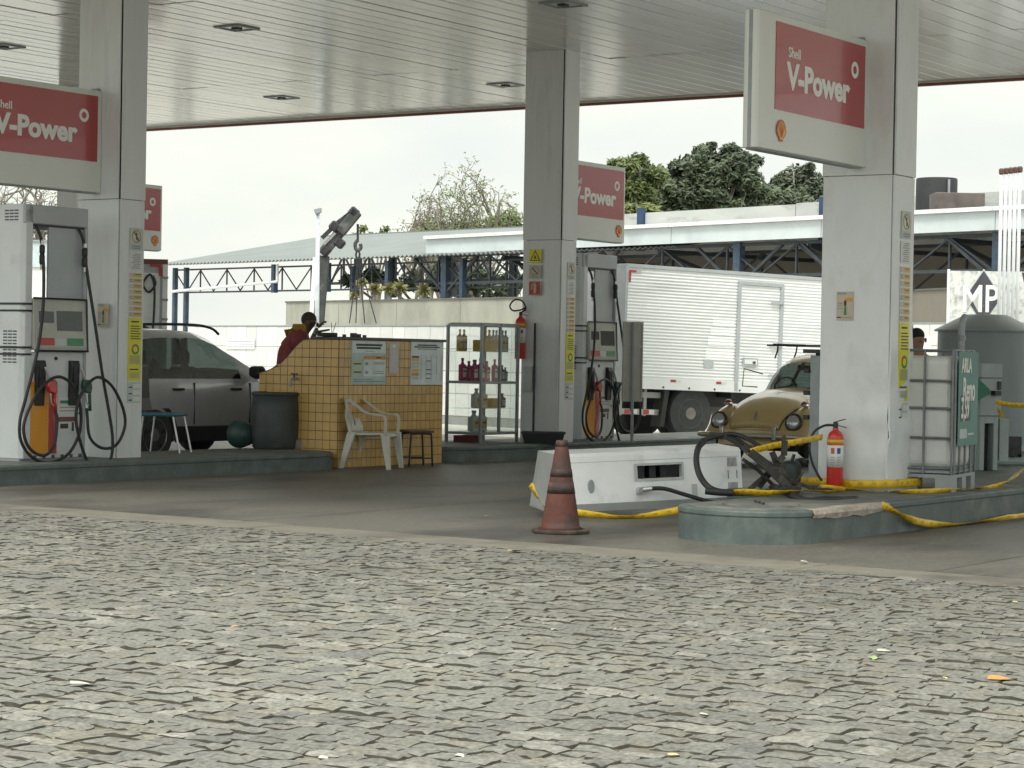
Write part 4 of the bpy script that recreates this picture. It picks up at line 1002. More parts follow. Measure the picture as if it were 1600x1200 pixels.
# barrel, bucket, block
BAR = M('dark drum plastic', (.05, .06, .062), .5, var=.15, scale=4, col2=(.10, .11, .11), mask=(.55, .75), mscale=3)
pq = G(426, 703, ZI); t = thing('plastic_drum', 'dark grey plastic drum standing on the left island against the booth', 'drum', (pq.x, pq.y+.25, ZI), 0)
MB().lathe([(.25, 0), (.275, .03), (.29, .2), (.297, .36), (.29, .52), (.275, .64), (.285, .655), (.285, .69), (.27, .70), (.26, .69), (.25, .6)], 32).build('drum_body', BAR, t, smooth=True)
MB().lathe([(.292, .655), (.292, .69)], 32).build('rim', BAR, t, smooth=True)
pq = G(372, 702, ZI); t = thing('bucket', 'dark green round bucket lying on its side left of the drum', 'bucket', (pq.x+.02, pq.y+.25, ZI+.17), R(25))
MB().lathe([(.13, -.15), (.165, .10), (.172, .11), (.165, .12), (.14, .10), (.12, -.1)], 24, (0, 0, 0), 'y').build('bucket_body', M('bucket green', (.025, .06, .055), .45, var=.15), t, smooth=True)
MB().tube([(.165*math.cos(k*PI/8), .12, .165*math.sin(k*PI/8)) for k in range(9)], .006, 6).build('bucket_handle', DARKM, t)
pq = G(480, 703, ZI); t = tag(MB().box(-.17, .17, -.09, .09, 0, .125).build('concrete_block', M('block concrete', (.22, .215, .18), .9, var=.2, scale=8, bump=.006, bscale=20), None, (pq.x, pq.y+.1, ZI), (0, 0, R(10)), bevel=.02, seg=2), 'rough concrete block on the left island between drum and booth corner', 'block')

# ================================================================== chairs
PLAS = M('white monobloc plastic', (.56, .56, .49), .4, var=.08, scale=4, col2=(.42, .41, .35), mask=(.5, .75), mscale=3)
P = G(586, 729); t = thing('plastic_chair', 'white plastic armchair in front of the yellow booth, facing right', 'chair', (P.x-.01, P.y-.46, 0), R(-14))
def leg(x0, y0_, x1, y1, ztop, w=.075):
    b = MB(); prev = None
    b.add([(x0-w/2, y0_-.02, 0), (x0+w/2*.5, y0_-.02, 0), (x0+w/2*.5, y0_+.02, 0), (x0-w/2, y0_+.02, 0), (x1-w*.75, y1-.025, ztop), (x1+w*.75, y1-.025, ztop), (x1+w*.75, y1+.025, ztop), (x1-w*.75, y1+.025, ztop)],
          [(3, 2, 1, 0), (4, 5, 6, 7), (0, 1, 5, 4), (1, 2, 6, 5), (2, 3, 7, 6), (3, 0, 4, 7)])
    return b.build('leg', PLAS, t, bevel=.008)
leg(.30, -.26, .23, -.23, .44); leg(.30, .26, .23, .23, .44); leg(-.30, -.25, -.19, -.21, .44); leg(-.30, .25, -.19, .21, .44)
b = MB(); n = 10; vs = []
for i in range(n+1):
    for j in range(n+1):
        x = -.22+.47*i/n; y = (-.235+.47*j/n)*(1-.10*(1-i/n)); vs.append((x, y, .44-.025*math.sin(PI*i/n)*math.sin(PI*j/n)-(.045 if i == n else 0)+.01*(1-i/n)*-1))
b.add(vs, [(i*(n+1)+j, (i+1)*(n+1)+j, (i+1)*(n+1)+j+1, i*(n+1)+j+1) for i in range(n) for j in range(n)])
o = b.build('seat', PLAS, t, smooth=True); so = o.modifiers.new('thick', 'SOLIDIFY'); so.thickness = .028
# back: curved sheet with slots
b = MB(); NB, MBk = 14, 9; vs = []
for j in range(MBk+1):
    z = .42+.43*j/MBk
    for i in range(NB+1):
        s_ = -1+2*i/NB; vs.append((-.23-.10*(z-.42)/.43+.10*s_*s_*(.4+.6*(z-.42)/.43)-.03*(z-.42), .235*s_*(1+.10*(z-.42)/.43), z-.03*s_**4*(j == MBk)))
fs = []
for j in range(MBk):
    for i in range(NB):
        if 2 <= j <= MBk-4 and i % 4 == 1: continue
        a_ = j*(NB+1)+i; fs.append((a_, a_+1, a_+NB+2, a_+NB+1))
b.add(vs, fs); o = b.build('backrest', PLAS, t, smooth=True, fix=False); so = o.modifiers.new('thick', 'SOLIDIFY'); so.thickness = .014
for s_ in (-1, 1):
    pts = curve_pts([(-.22, .25*s_, .83), (-.12, .28*s_, .76), (.0, .285*s_, .68), (.12, .285*s_, .655), (.215, .28*s_, .645), (.245, .275*s_, .60), (.245, .27*s_, .50), (.24, .25*s_, .41)], 5)
    b = MB()
    for i in range(len(pts)-1): b.bar(pts[i], pts[i+1]+(pts[i+1]-pts[i])*.15, .07, .022, up=(0, 0, 1) if i < 22 else (1, 0, 0))
    b.build('armrest', PLAS, t, bevel=.004)
    MB().tube([(-.205, .235*s_, .42), (-.25, .25*s_, .62), (-.235, .25*s_, .83)], .018, 8).build('back_post', PLAS, t)
P = G(650, 728); t = thing('stool', 'low dark metal stool between the white plastic chair and the booth wall', 'stool', (P.x-.0, P.y+.05, 0), RZ+R(-28))
MB().box(-.17, .17, -.15, .15, .415, .44).build('stool_top', M('stool seat', (.11, .06, .045), .5), t, bevel=.006)
for s_ in (-1, 1):
    MB().tube(curve_pts([(-.16, .13*s_, 0), (-.14, .13*s_, .36), (-.11, .13*s_, .40), (.11, .13*s_, .40), (.14, .13*s_, .36), (.16, .13*s_, 0)], 4), .013, 8).build('leg_frame', DARKM, t, smooth=True)
MB().tube([(-.155, -.13, .1), (.155, -.13, .1)], .01, 6).build('rung', DARKM, t); MB().tube([(-.155, .13, .1), (.155, .13, .1)], .01, 6).build('rung', DARKM, t)
P = G(263, 708, ZI); t = thing('blue_chair', 'chair with a teal blue seat on metal legs behind the left column', 'chair', (P.x-.10, P.y+.15, ZI), R(-12))
MB().box(-.23, .24, -.21, .21, .42, .46).build('seat', M('teal seat', (.03, .13, .17), .5, var=.1), t, bevel=.02, seg=2)
MB().prism([(-.27, .58), (-.21, .46), (-.19, .47), (-.23, .62), (-.25, 1.0), (-.29, 1.0)], -.2, .2, 'y').build('backrest', BLACK, t, bevel=.015)
for x, y, dx_ in ((.20, -.18, .09), (.20, .18, .09), (-.16, -.18, -.05), (-.16, .18, -.05)): MB().tube([(x, y, .42), (x+dx_, y*1.05, 0)], .012, 8).build('leg', STEEL, t)

# ================================================================== glass display cabinet
ALU = M('cabinet aluminium', (.30, .33, .34), .4, metal=.3, var=.1)
pg = G(750, 693, ZI); cxu = S(pg)
t = thing('display_cabinet', 'grey framed glass cabinet of oil bottles between booth and middle column', 'cabinet', (pg.x, pg.y, ZI), RZ)
CW, CD, CH = .88, .56, 1.60
fr = .035
for x in (0, CW/2, CW):
    for y in (0, CD):
        if x == CW/2 and y == CD: continue
        MB().box(x-fr/2, x+fr/2, y-fr/2, y+fr/2, .0 if x != CW/2 else .13, CH).build('post', ALU, t)
for z in (.13, .82, CH):
    for y in (0, CD): MB().box(fr/2, CW/2-fr/2, y-fr/2+.001, y+fr/2-.001, z-fr/2, z+fr/2).build('rail', ALU, t); MB().box(CW/2+fr/2, CW-fr/2, y-fr/2+.001, y+fr/2-.001, z-fr/2, z+fr/2).build('rail', ALU, t)
    for x in (0, CW): MB().box(x-fr/2+.001, x+fr/2-.001, fr/2, CD-fr/2, z-fr/2, z+fr/2).build('rail', ALU, t)
SHZ = [.15, .47, .84, 1.24]
for z in SHZ: MB().box(.02, CW-.02, .02, CD-.02, z-.008, z).build('shelf', glass('shelf glass', (.88, .93, .91), .3) if z == SHZ[0] else bpy.data.materials['shelf glass'], t)
MB().box(.02, CW-.02, .02, CD-.02, CH+.019, CH+.03).build('cabinet_roof', ALU, t)
MB().box(.0, CW, -.02, -.018, 1.31, 1.31001)
for x0, x1 in ((fr/2, CW/2-fr/2), (CW/2+fr/2, CW-fr/2)):
    for z0_, z1_ in ((.13+fr/2, .82-fr/2), (.82+fr/2, CH-fr/2)):
        MB().box(x0, x1, -.003, .003, z0_, z1_).build('pane', GLASS, t)
for z0_, z1_ in ((.13+fr/2, .82-fr/2), (.82+fr/2, CH-fr/2)):
    MB().box(-.003, .003, fr/2, CD-fr/2, z0_, z1_).build('pane', GLASS, t); MB().box(CW-.003, CW+.003, fr/2, CD-fr/2, z0_, z1_).build('pane', GLASS, t)
cc = lambda a, b_, z: Vector((pg.x+a*UX+b_*VX, pg.y+a*UY+b_*VY, ZI+z))
BOTC = {'yellow': (.55, .33, .02), 'magenta': (.42, .01, .12), 'dark': (.04, .04, .05), 'white': (.6, .62, .6), 'brown': (.22, .07, .04), 'orange': (.6, .3, .06)}
def bottle(col, a, b_, z, w, h, label, grp):
    m = M('bottle '+col, BOTC[col], .35, var=.06)
    t = thing('oil_bottle', label, 'bottle', cc(a, b_, z), RZ, grp)
    MB().box(-w/2, w/2, -w*.32, w*.32, 0, h*.72).build('bottle_body', m, t, bevel=w*.14, seg=2)
    MB().lathe([(w*.3, h*.70), (w*.16, h*.82), (w*.16, h*.9)], 10).build('bottle_neck', m, t); MB().lathe([(w*.2, h*.88), (w*.2, h)], 10).build('cap', M('bottle cap '+col, tuple(c*.7 for c in BOTC[col]), .4), t)
    plate('bottle_label', t, (-w*.36, -w*.33, h*.15), (1, 0, 0), (0, 0, 1), w*.72, h*.4, PAPER if col != 'white' else STICKO, [([.1, .6, .9, .75], INK)], th=.002)
for k in range(4): bottle('yellow', .08+.10*k, .42 if k < 2 else .14, SHZ[3], .09, .30, 'yellow oil bottle on the top shelf of the glass cabinet', 'yellow bottles on the top shelf')
for k in range(5): bottle('white', .49+.075*k, .15, SHZ[3], .085, .30, 'pale bottle on the top shelf of the glass cabinet, right part', 'pale bottles on the top shelf')
for k in range(6): bottle('magenta', .07+.075*k, .36-.14*(k % 2), SHZ[2], .11, .31-.02*(k % 3), 'magenta bottle on the second shelf of the glass cabinet', 'magenta bottles on the second shelf')
for k in range(3): bottle('dark', .66+.075*k, .16, SHZ[2], .075, .25-.03*k, 'dark bottle on the second shelf of the cabinet, right end', 'dark bottles on the second shelf')
bottle('magenta', .55, .16, SHZ[2], .09, .30, 'single magenta bottle with a big white label beside the dark bottles', 'magenta bottles on the second shelf')
for k in range(2): bottle('white', .18+.14*k, .2, SHZ[1], .15, .27, 'pale bottle on the third shelf of the glass cabinet', 'pale bottles on the lower shelves')
for k in range(2): bottle('white', .16+.17*k, .22, SHZ[0], .17, .29, 'pale bottle on the bottom shelf of the glass cabinet', 'pale bottles on the lower shelves')
bottle('brown', .8, .2, SHZ[1], .11, .2, 'brown container on the third shelf of the glass cabinet', None)
t = tag(MB().box(-.13, .13, -.1, .1, 0, .13).build('carton', M('carton', (.55, .36, .14), .7), None, cc(.68, .15, .70-.0), (0, 0, RZ), bevel=.004), 'orange brown carton low in the right half of the glass cabinet', 'carton')
t.location = cc(.70, .3, SHZ[1])
tag(MB().box(-.15, .15, -.1, .1, 0, .16).build('yellow_can', M('bottle yellow', (.55, .33, .02)), None, cc(.36, .2, SHZ[3]), (0, 0, RZ), bevel=.01), 'large square yellow can on the top shelf of the cabinet', 'can')
# crate under it, planter, easel board
t = thing('crate', 'maroon crate under the glass cabinet', 'crate', cc(.12, .3, .0), RZ)
MB().box(-.15, .15, -.12, .12, 0, .015).build('crate_floor', M('maroon plastic', (.12, .02, .025), .5), t)
for x0, x1, y0_, y1 in ((-.15, .15, -.12, -.105), (-.15, .15, .105, .12), (-.15, -.135, -.105, .105), (.135, .15, -.105, .105)): MB().box(x0, x1, y0_, y1, .015, .10).build('crate_side', M('maroon plastic'), t)
pq = G(848, 693, ZI); t = thing('planter', 'black plastic trough on the island in front of the middle column', 'planter', (pq.x, pq.y-.05, ZI), R(3))
b = MB(); b.add([(-.25, -.1, 0), (.25, -.1, 0), (.25, .1, 0), (-.25, .1, 0), (-.29, -.13, .15), (.29, -.13, .15), (.29, .13, .15), (-.29, .13, .15)], [(3, 2, 1, 0), (0, 1, 5, 4), (1, 2, 6, 5), (2, 3, 7, 6), (3, 0, 4, 7)]); b.build('trough', M('planter black', (.02, .028, .026), .5), t)
MB().box(-.27, .27, -.115, .115, .12, .125).build('soil', M('soil', (.05, .04, .03), .9), t)
b = MB(); b.box(-.30, .30, -.14, -.125, .14, .165); b.box(-.30, .30, .125, .14, .14, .165); b.box(-.30, -.285, -.125, .125, .14, .165); b.box(.285, .30, -.125, .125, .14, .165); b.build('rim', M('planter black'), t)
pq = G(985, 692, ZI); t = thing('notice_board', 'back of a grey board on a post right of the middle dispenser', 'board', (pq.x+.0, pq.y, ZI), RZ+R(-34+8))
GB = M('board grey', (.42, .42, .39), .6, var=.1, scale=4)
MB().box(-.15, .17, .0, .02, .58, 1.70).build('panel', GB, t)
for x in (-.15, .155): MB().box(x, x+.02, -.015, 0, .58, 1.70).build('edge', GB, t)
for z in (.60, 1.35, 1.685): MB().box(-.13, .155, -.014, 0, z-.02, z+.012).build('cross_rail', GB, t)
MB().tube([(0, -.03, 0), (0, -.03, 1.69)], .022, 10).build('post', GREYST, t)

# ================================================================== vehicles
TYRE = M('tyre rubber', (.045, .048, .048), .8, var=.2, scale=8)
RIM = M('wheel rim', (.35, .36, .36), .35, metal=.7, var=.1)
DARKIN = M('car interior', (.02, .02, .022), .8)
CHROME = M('chrome', (.6, .6, .58), .15, metal=1.0, var=.05)
LAMPG = M('headlamp glass', (.45, .47, .47), .08, metal=.4, var=.1)
def wheel(parent, x, y, r, w, out=-1, rimmat=RIM, rimr=.62, n=26):
    """axis along y; out = which side faces outward"""
    t = MB().lathe([(r*.60, -w/2), (r*.93, -w/2), (r, -w*.30), (r, w*.30), (r*.93, w/2), (r*.60, w/2)], n, (0, 0, 0), 'y').build('wheel', TYRE, parent, (x, y, r))
    smooth_angle(t)
    MB().lathe([(r*rimr, 0), (r*rimr, .02), (r*rimr*.9, .005), (r*.32, -.02), (r*.22, .02), (0, .025)], n, (0, 0, 0), 'y').build('rim', rimmat, t, (0, out*w/2*.86, 0), (0, 0, 0 if out > 0 else PI))
    for k in range(5):
        a_ = k*2*PI/5
        MB().cbox((0, 0, 0), (.05, .02, .09)).build('rim_slot', DARKIN, t, (r*.45*math.sin(a_), out*(w/2*.86+.008), r*.45*math.cos(a_)), (0, a_, 0))
    return t
def loft(sil, section, nx, holes, name, mats, parent):
    """sil: list of (x, top z) in order front to rear; section(x,T)-> list of (y,z) from near bottom round to far bottom"""
    # resample the silhouette by length
    P = [Vector((a, b)) for a, b in sil]; L = [0]
    for i in range(len(P)-1): L.append(L[-1]+(P[i+1]-P[i]).length)
    def at(s):
        for i in range(len(P)-1):
            if s <= L[i+1]+1e-9:
                k = (s-L[i])/max(1e-9, L[i+1]-L[i]); return P[i]+(P[i+1]-P[i])*k
        return P[-1]
    rings = []; st = []
    for i in range(nx+1):
        q = at(L[-1]*i/nx); st.append(q); rings.append([(q.x, y, z) for y, z in section(q.x, q.y)])
    n = len(rings[0]); b = MB(); gl = MB()
    for r_ in rings: b.v += r_
    gl.v = list(b.v)
    for i in range(nx):
        for j in range(n-1):
            f_ = (i*n+j, (i+1)*n+j, (i+1)*n+j+1, i*n+j+1)
            c = [sum(b.v[k][m_] for k in f_)/4 for m_ in range(3)]
            if holes(c, (st[i]+st[i+1])/2, j, n): gl.f.append(f_); gl.m.append(0)
            else: b.f.append(f_); b.m.append(0)
    b.f.append(tuple(range(n))); b.m.append(0); b.f.append(tuple(nx*n+k for k in range(n-1, -1, -1))); b.m.append(0)
    o = b.build(name, mats, parent); smooth_angle(o, 55)
    me = gl.mesh('window_glass', CARGLASS)
    bm = bmesh.new(); bm.from_mesh(me); bmesh.ops.delete(bm, geom=[v for v in bm.verts if not v.link_faces], context='VERTS'); bm.to_mesh(me); bm.free()
    g_ = put('window_glass', me, parent); smooth_angle(g_, 60)
    return o, g_

# ------------------------------------------------------------------ the grey car at the left (nose away to the right)
CARG = M('car paint grey', (.50, .51, .525), .3, metal=.2, var=.05, coat=.9)
TRIM = M('car trim', (.02, .021, .023), .5)
so_ = U(2.02, 10.4, 0)
t = thing('parked_car', 'dark grey car with roof rails parked behind the left column and the booth', 'car', so_, RZ)
# local: x forward along the lane, y across (near side is y=0), origin under the rear near wheel
Wc = .86
def ssec(x, T):
    yc = Wc
    belt = min(1.03, T-.05); w = Wc*(1-.06*max(0, (x-2.2)/1.2)**2-.10*max(0, (x-2.9)/.5))
    if T < 1.12:
        pr = [(w*.96, .26), (w, .45), (w+.015, .72), (w-.005, max(.6, belt-.12)), (w-.05, belt-.02), (w-.16, T-.02), (w*.7, T-.005), (w*.4, T), (0, T+.01)]
    else:
        k = (T-1.12)/.5; wr = w-.06-.20*min(1, k)
        zb_ = belt
        pr = [(w*.96, .26), (w, .45), (w+.015, .72), (w, .95), (w-.035, zb_), (w-.06-.14*min(1, k)*.5, zb_+(T-zb_)*.45), (wr+.02, T-.11*min(1, k+.2)), (wr-.14, T-.02)]
        pr.append((0, T+.005))
    # densify to a fixed count
    full = [(yc-a, z) for a, z in pr]+[(yc+a, z) for a, z in pr[::-1][1:]]
    return full
sil = [(-.72, .45), (-.74, .75), (-.72, 1.0), (-.62, 1.25), (-.42, 1.50), (-.22, 1.60), (.3, 1.645), (.8, 1.655), (1.12, 1.635), (1.34, 1.565), (1.64, 1.38), (1.92, 1.18), (2.02, 1.115), (2.6, 1.08), (3.12, 1.02), (3.36, .88), (3.42, .60), (3.40, .42)]
def sh(c, st_, j, n):
    x, T = st_
    if T < 1.17: return False
    side = j in (4, 5) or j in (n-2-4, n-2-5)
    if side and -.42 < x < 1.64:
        return T > 1.28
    if (j in (6, 7, 8, 9) or j == 8) and 1.34 < x < 1.97: return True
    if j in (6, 7, 8, 9) and -.66 < x < -.45: return True
    return False
body, gl = loft(sil, ssec, 90, sh, 'body', CARG, t)
for y in (.12, 1.6): MB().bar((.74, y, 1.0), (.70, y+(.13 if y < 1 else -.13), 1.52), .11, .05).build('pillar', TRIM, t)
MB().box(-.3, 1.5, .35, 1.4, .5, .95).build('interior', DARKIN, t)
for x in (.15, 1.0):
    for y in (.45, 1.2): MB().box(x-.06, x+.06, y-.2, y+.2, .95, 1.18).build('seat_back', DARKIN, t, bevel=.03); MB().box(x-.08, x+.02, y-.12, y+.12, 1.2, 1.38).build('headrest', DARKIN, t, bevel=.03)
for x in (0, 2.6):
    wheel(t, x, .08, .335, .21, -1); wheel(t, x, 1.64, .335, .21, 1)
    for y0_ in (-.012, 1.71):
        b = MB(); n = 16
        o_ = [(x+.42*math.cos(PI*k/n), .335+.42*math.sin(PI*k/n)) for k in range(n+1)]; i_ = [(x+.355*math.cos(PI*k/n), .335+.355*math.sin(PI*k/n)) for k in range(n+1)]
        for k in range(n):
            b.add([(o_[k][0], y0_, o_[k][1]), (o_[k+1][0], y0_, o_[k+1][1]), (i_[k+1][0], y0_, i_[k+1][1]), (i_[k][0], y0_, i_[k][1]), (o_[k][0], y0_+.025, o_[k][1]), (o_[k+1][0], y0_+.025, o_[k+1][1]), (i_[k+1][0], y0_+.025, i_[k+1][1]), (i_[k][0], y0_+.025, i_[k][1])], [(0, 1, 2, 3), (7, 6, 5, 4), (0, 4, 5, 1), (2, 6, 7, 3)])
        b.build('arch_trim', TRIM, t)
        b = MB(); pl = [(x+.355*math.cos(PI*k/n), .335+.355*math.sin(PI*k/n)) for k in range(n+1)]+[(x-.355, .25), (x+.355, .25)]
        b.prism(pl, y0_+.006, y0_+.03, 'y'); b.build('wheel_well', DARKIN, t)
MB().box(.40, 2.2, -.012, .03, .24, .44).build('sill_trim', TRIM, t, bevel=.01); MB().box(.40, 2.2, 1.69, 1.732, .24, .44).build('sill_trim', TRIM, t, bevel=.01)
for x in (-.3, .72, 1.78):
    MB().box(x-.004, x+.004, -.016, .01, .46, .98).build('door_gap', DARKIN, t)
for x in (.42, 1.5):
    MB().box(x-.1, x+.1, -.035, -.005, .885, .915).build('door_handle', TRIM, t, bevel=.006)
b = MB(); b.prism([(1.72, 1.07), (1.86, 1.02), (1.9, 1.12), (1.84, 1.2), (1.72, 1.19)], -.20, -.02, 'y'); b.build('mirror', TRIM, t, bevel=.03, seg=2)
for y in (.30, 1.42):
    MB().tube(curve_pts([(-.35, y, 1.59), (-.25, y, 1.665), (.2, y, 1.70), (1.0, y, 1.71), (1.35, y, 1.675), (1.5, y, 1.60)], 4), .018, 8).build('roof_rail', TRIM, t, smooth=True)
MB().box(-.765, -.70, .08, .38, .78, .95).build('tail_lamp', M('tail lamp red', (.3, .01, .01), .2), t); MB().box(-.765, -.70, 1.34, 1.64, .78, .95).build('tail_lamp', M('tail lamp red'), t)
MB().box(.3, 2.2, -.006, 1.726, .98, 1.0)

# ------------------------------------------------------------------ the old rounded car (nose toward us, left)
GOLD = M('faded gold paint', (.50, .375, .17), .28, var=.08, scale=2.5, coat=.6, col2=(.40, .29, .14), mask=(.55, .78), mscale=2)
hb = W(1169, 724, 29.0); hb.z = 0
ab = RZ+R(1)              # rearward direction of the car
t = thing('small_old_car', 'old gold coloured round car with a roof rack, nose toward the toppled pump', 'car', hb, ab)
# local x rearward from the bumper, y across
def zb(x): return .30 if x < .4 else .24
def bsec(x, T):
    n = 26; out = []
    half = .60 if x < 1.25 else (.60+.06*min(1, (x-1.25)/.4) if x < 3.2 else .66-.30*((x-3.2)/.85)**2)
    if x < .6: half = .44+.16*(x/.6)**.7
    b0 = .28
    for k in range(n+1):
        th_ = PI*k/n; c = math.cos(th_); s_ = max(0, math.sin(th_))
        if T > 1.02:
            y = half*math.copysign(abs(c)**.62, c); z = b0+(T-b0)*s_**.86
            if z > .92: y *= 1-.10*(z-.92)/.58
        else:
            y = half*math.copysign(abs(c)**.72, c); z = b0+(T-b0)*s_**.62
        out.append((-y, z))
    return out
bs = [(.16, .38), (.17, .50), (.20, .60), (.27, .70), (.38, .79), (.55, .875), (.8, .945), (1.05, .985), (1.27, 1.0), (1.33, 1.04), (1.48, 1.24), (1.62, 1.38), (1.78, 1.455), (2.0, 1.49), (2.3, 1.50), (2.6, 1.47), (2.9, 1.38), (3.2, 1.22), (3.5, .98), (3.8, .70), (3.95, .50), (3.98, .40)]
def bh(c, st_, j, n):
    x, T = st_; z = c[2]
    if 1.31 < x < 1.63 and T > 1.03 and z > 1.0: return 4 <= j <= n-6
    if 2.72 < x < 3.12 and 9 <= j <= n-11: return True
    if 1.66 < x < 2.95 and .985 < z < 1.36 and (j < 9 or j > n-11):
        return not (2.36 < x < 2.46)
    return False
body, gl = loft(bs, bsec, 84, bh, 'body', GOLD, t)
MB().box(1.5, 2.8, -.5, .5, .35, .8).build('interior', DARKIN, t)
for y in (-.3, .3): MB().box(2.05, 2.15, y-.2, y+.2, .6, 1.02).build('seat_back', DARKIN, t, bevel=.04)
MB().box(1.45, 1.6, -.52, .52, .86, .98).build('dashboard', DARKIN, t, bevel=.02)
b = MB(); b.tube([(1.62+.05*math.sin(a_*PI/8), .28+.17*math.cos(a_*PI/8), 1.0+.16*math.sin(a_*PI/8)) for a_ in range(17)], .012, 6); b.build('steering_wheel', BLACK, t)
MB().box(1.62, 1.65, -.10, .10, 1.26, 1.33).build('inside_mirror', BLACK, t, bevel=.01)
# windscreen surround and wipers
for y in (-.22, .2): MB().tube([(1.26, y, 1.02), (1.34, y-.25, 1.075)], .008, 6).build('wiper', BLACK, t)
# bonnet: a raised skin with its own edge
b = MB(); nI, nJ = 16, 16; vs = []
def bsurf(s, k):
    P_ = [Vector(p) for p in bs[1:9]]; L = [0]
    for i in range(len(P_)-1): L.append(L[-1]+(P_[i+1]-P_[i]).length)
    d_ = s*L[-1]
    for i in range(len(P_)-1):
        if d_ <= L[i+1]+1e-9: q = P_[i]+(P_[i+1]-P_[i])*((d_-L[i])/(L[i+1]-L[i])); break
    sec = bsec(q.x, q.y); n = len(sec)-1; w = .17+.66*k
    lo = .30-.12*s; hi = 1-lo; w = lo+(hi-lo)*k
    i = w*n; i0 = int(min(n-1, math.floor(i))); f_ = i-i0
    return Vector((q.x, sec[i0][0]+(sec[i0+1][0]-sec[i0][0])*f_, sec[i0][1]+(sec[i0+1][1]-sec[i0][1])*f_))
for i in range(nI+1):
    for j in range(nJ+1):
        p = bsurf(i/nI, j/nJ); c = Vector((1.0, 0, .35)); d_ = (p-c).normalized(); edge = min(1, min(j, nJ-j)/1.0, (i)/1.0 if i == 0 else 1)
        rid = .008*max(0, 1-abs(j-nJ/2)/1.0)
        vs.append(p+d_*(.016+rid))
b.add(vs, [(i*(nJ+1)+j, (i+1)*(nJ+1)+j, (i+1)*(nJ+1)+j+1, i*(nJ+1)+j+1) for i in range(nI) for j in range(nJ)])
o = b.build('bonnet', GOLD, t, smooth=True); so = o.modifiers.new('thick', 'SOLIDIFY'); so.thickness = .02; so.offset = 0
for k_ in (0, 1): MB().tube([bsurf(i/nI, k_)*1.0+Vector((-.004, (-.012 if k_ == 0 else .012), .012)) for i in range(nI+1)], .007, 5).build('bonnet_gap', BLACK, o)
MB().bar((.165, 0, .60), (.215, 0, .71), .03, .02).build('bonnet_handle', CHROME, t)
for s_ in (-1, 1):
    # front wing: swollen shell tapering back to the door
    b = MB(); vs = []; nU, nV = 18, 12
    for i in range(nU+1):
        k = i/nU; x = .10+1.30*k
        zt_ = .80-.42*max(0, (.42-k)/.42)**2.2-.50*max(0, (k-.42)/.58)**1.7
        hw = .25*max(0, math.sin(PI*min(1, .18+.82*k)))**.6 if k < .5 else .25-.10*((k-.5)/.5)
        cy = .55
        for j in range(nV+1):
            a_ = PI*j/nV
            y = cy+hw*(-math.cos(a_)*(1 if math.cos(a_) < 0 else 1)); z = .36+(max(zt_, .40)-.36)*max(0, math.sin(a_))**.75
            vs.append((x, s_*y, z))
    b.add(vs, [(i*(nV+1)+j, (i+1)*(nV+1)+j, (i+1)*(nV+1)+j+1, i*(nV+1)+j+1) for i in range(nU) for j in range(nV)]+[tuple(range(nV+1))])
    w_ = b.build('front_wing', GOLD, t, smooth=True)
    b = MB(); b.ell((3.35, s_*.56, .42), (.55, .24, .38), 18, 10); b.build('rear_wing', GOLD, t, smooth=True)
    hl = MB().lathe([(.07, .09), (.118, .02), (.122, -.005), (.108, -.02), (.10, -.022)], 24, (0, 0, 0), 'x').build('headlight', M('headlight ring', (.05, .055, .05), .3, metal=.5), t, (.20, s_*.545, .585), (0, R(14), 0), )
    smooth_angle(hl); MB().lathe([(.098, -.02), (.08, -.034), (.04, -.044), (0, -.046)], 20, (0, 0, 0), 'x').build('lens', LAMPG, hl, smooth=True)
    ind = MB().ell((0, 0, 0), (.075, .045, .035), 12, 8).build('indicator', M('indicator red', (.22, .03, .02), .25), t, (.50, s_*.56, .825), smooth=True)
    MB().ell((0, 0, -.02), (.085, .052, .025), 12, 6).build('indicator_base', CHROME, ind)
    MB().box(1.35, 3.0, s_*.66-.06, s_*.66+.06, .26, .31).build('running_board', BLACK, t, bevel=.01)
    MB().tube(curve_pts([(.14, s_*.80, .40), (.03, s_*.66, .40), (-.02, s_*.35, .40), (-.03, 0, .40)], 4), .035, 8).build('bumper_bar', M('bumper dull chrome', (.45, .43, .36), .35, metal=.6, var=.2), t, smooth=True)
    MB().box(-.06, .0, s_*.38-.03, s_*.38+.03, .34, .52).build('overrider', CHROME, t, bevel=.012)
    wheel(t, .74, s_*.64, .30, .17, s_, M('wheel gold', (.30, .22, .12), .4)); wheel(t, 3.14, s_*.64, .30, .17, s_, M('wheel gold'))
    # mirror on an open frame
    MB().tube([(1.42, s_*.60, 1.02), (1.36, s_*.80, 1.03), (1.40, s_*.80, 1.27), (1.50, s_*.56, 1.20)], .009, 6).build('mirror_frame', BLACK, t)
    # tyre well
    MB().box(.45, 1.05, s_*.58-.1, s_*.58+.12, .26, .40).build('wheel_well', DARKIN, t)
# apron under the bonnet
b = MB(); b.prism([(.12, .26), (.18, .24), (.18, .48), (.15, .48)], -.52, .52, 'y'); b.build('front_apron', GOLD, t, bevel=.02)
MB().box(.3, 3.8, -.55, .55, .2, .32).build('underbody', DARKIN, t)
# roof rack
for x in (1.75, 2.35): MB().bar((x, -.62, 1.60), (x, .62, 1.60), .05, .025).build('rack_bar', BLACK, t)
for y in (-.46, .46):
    MB().bar((1.62, y, 1.615), (2.6, y, 1.615), .03, .02).build('rack_rail', BLACK, t)
    for x in (1.75, 2.35): MB().tube([(x, y, 1.60), (x, y*1.02, 1.52), (x, y*1.10, 1.42)], .012, 6).build('rack_foot', BLACK, t)

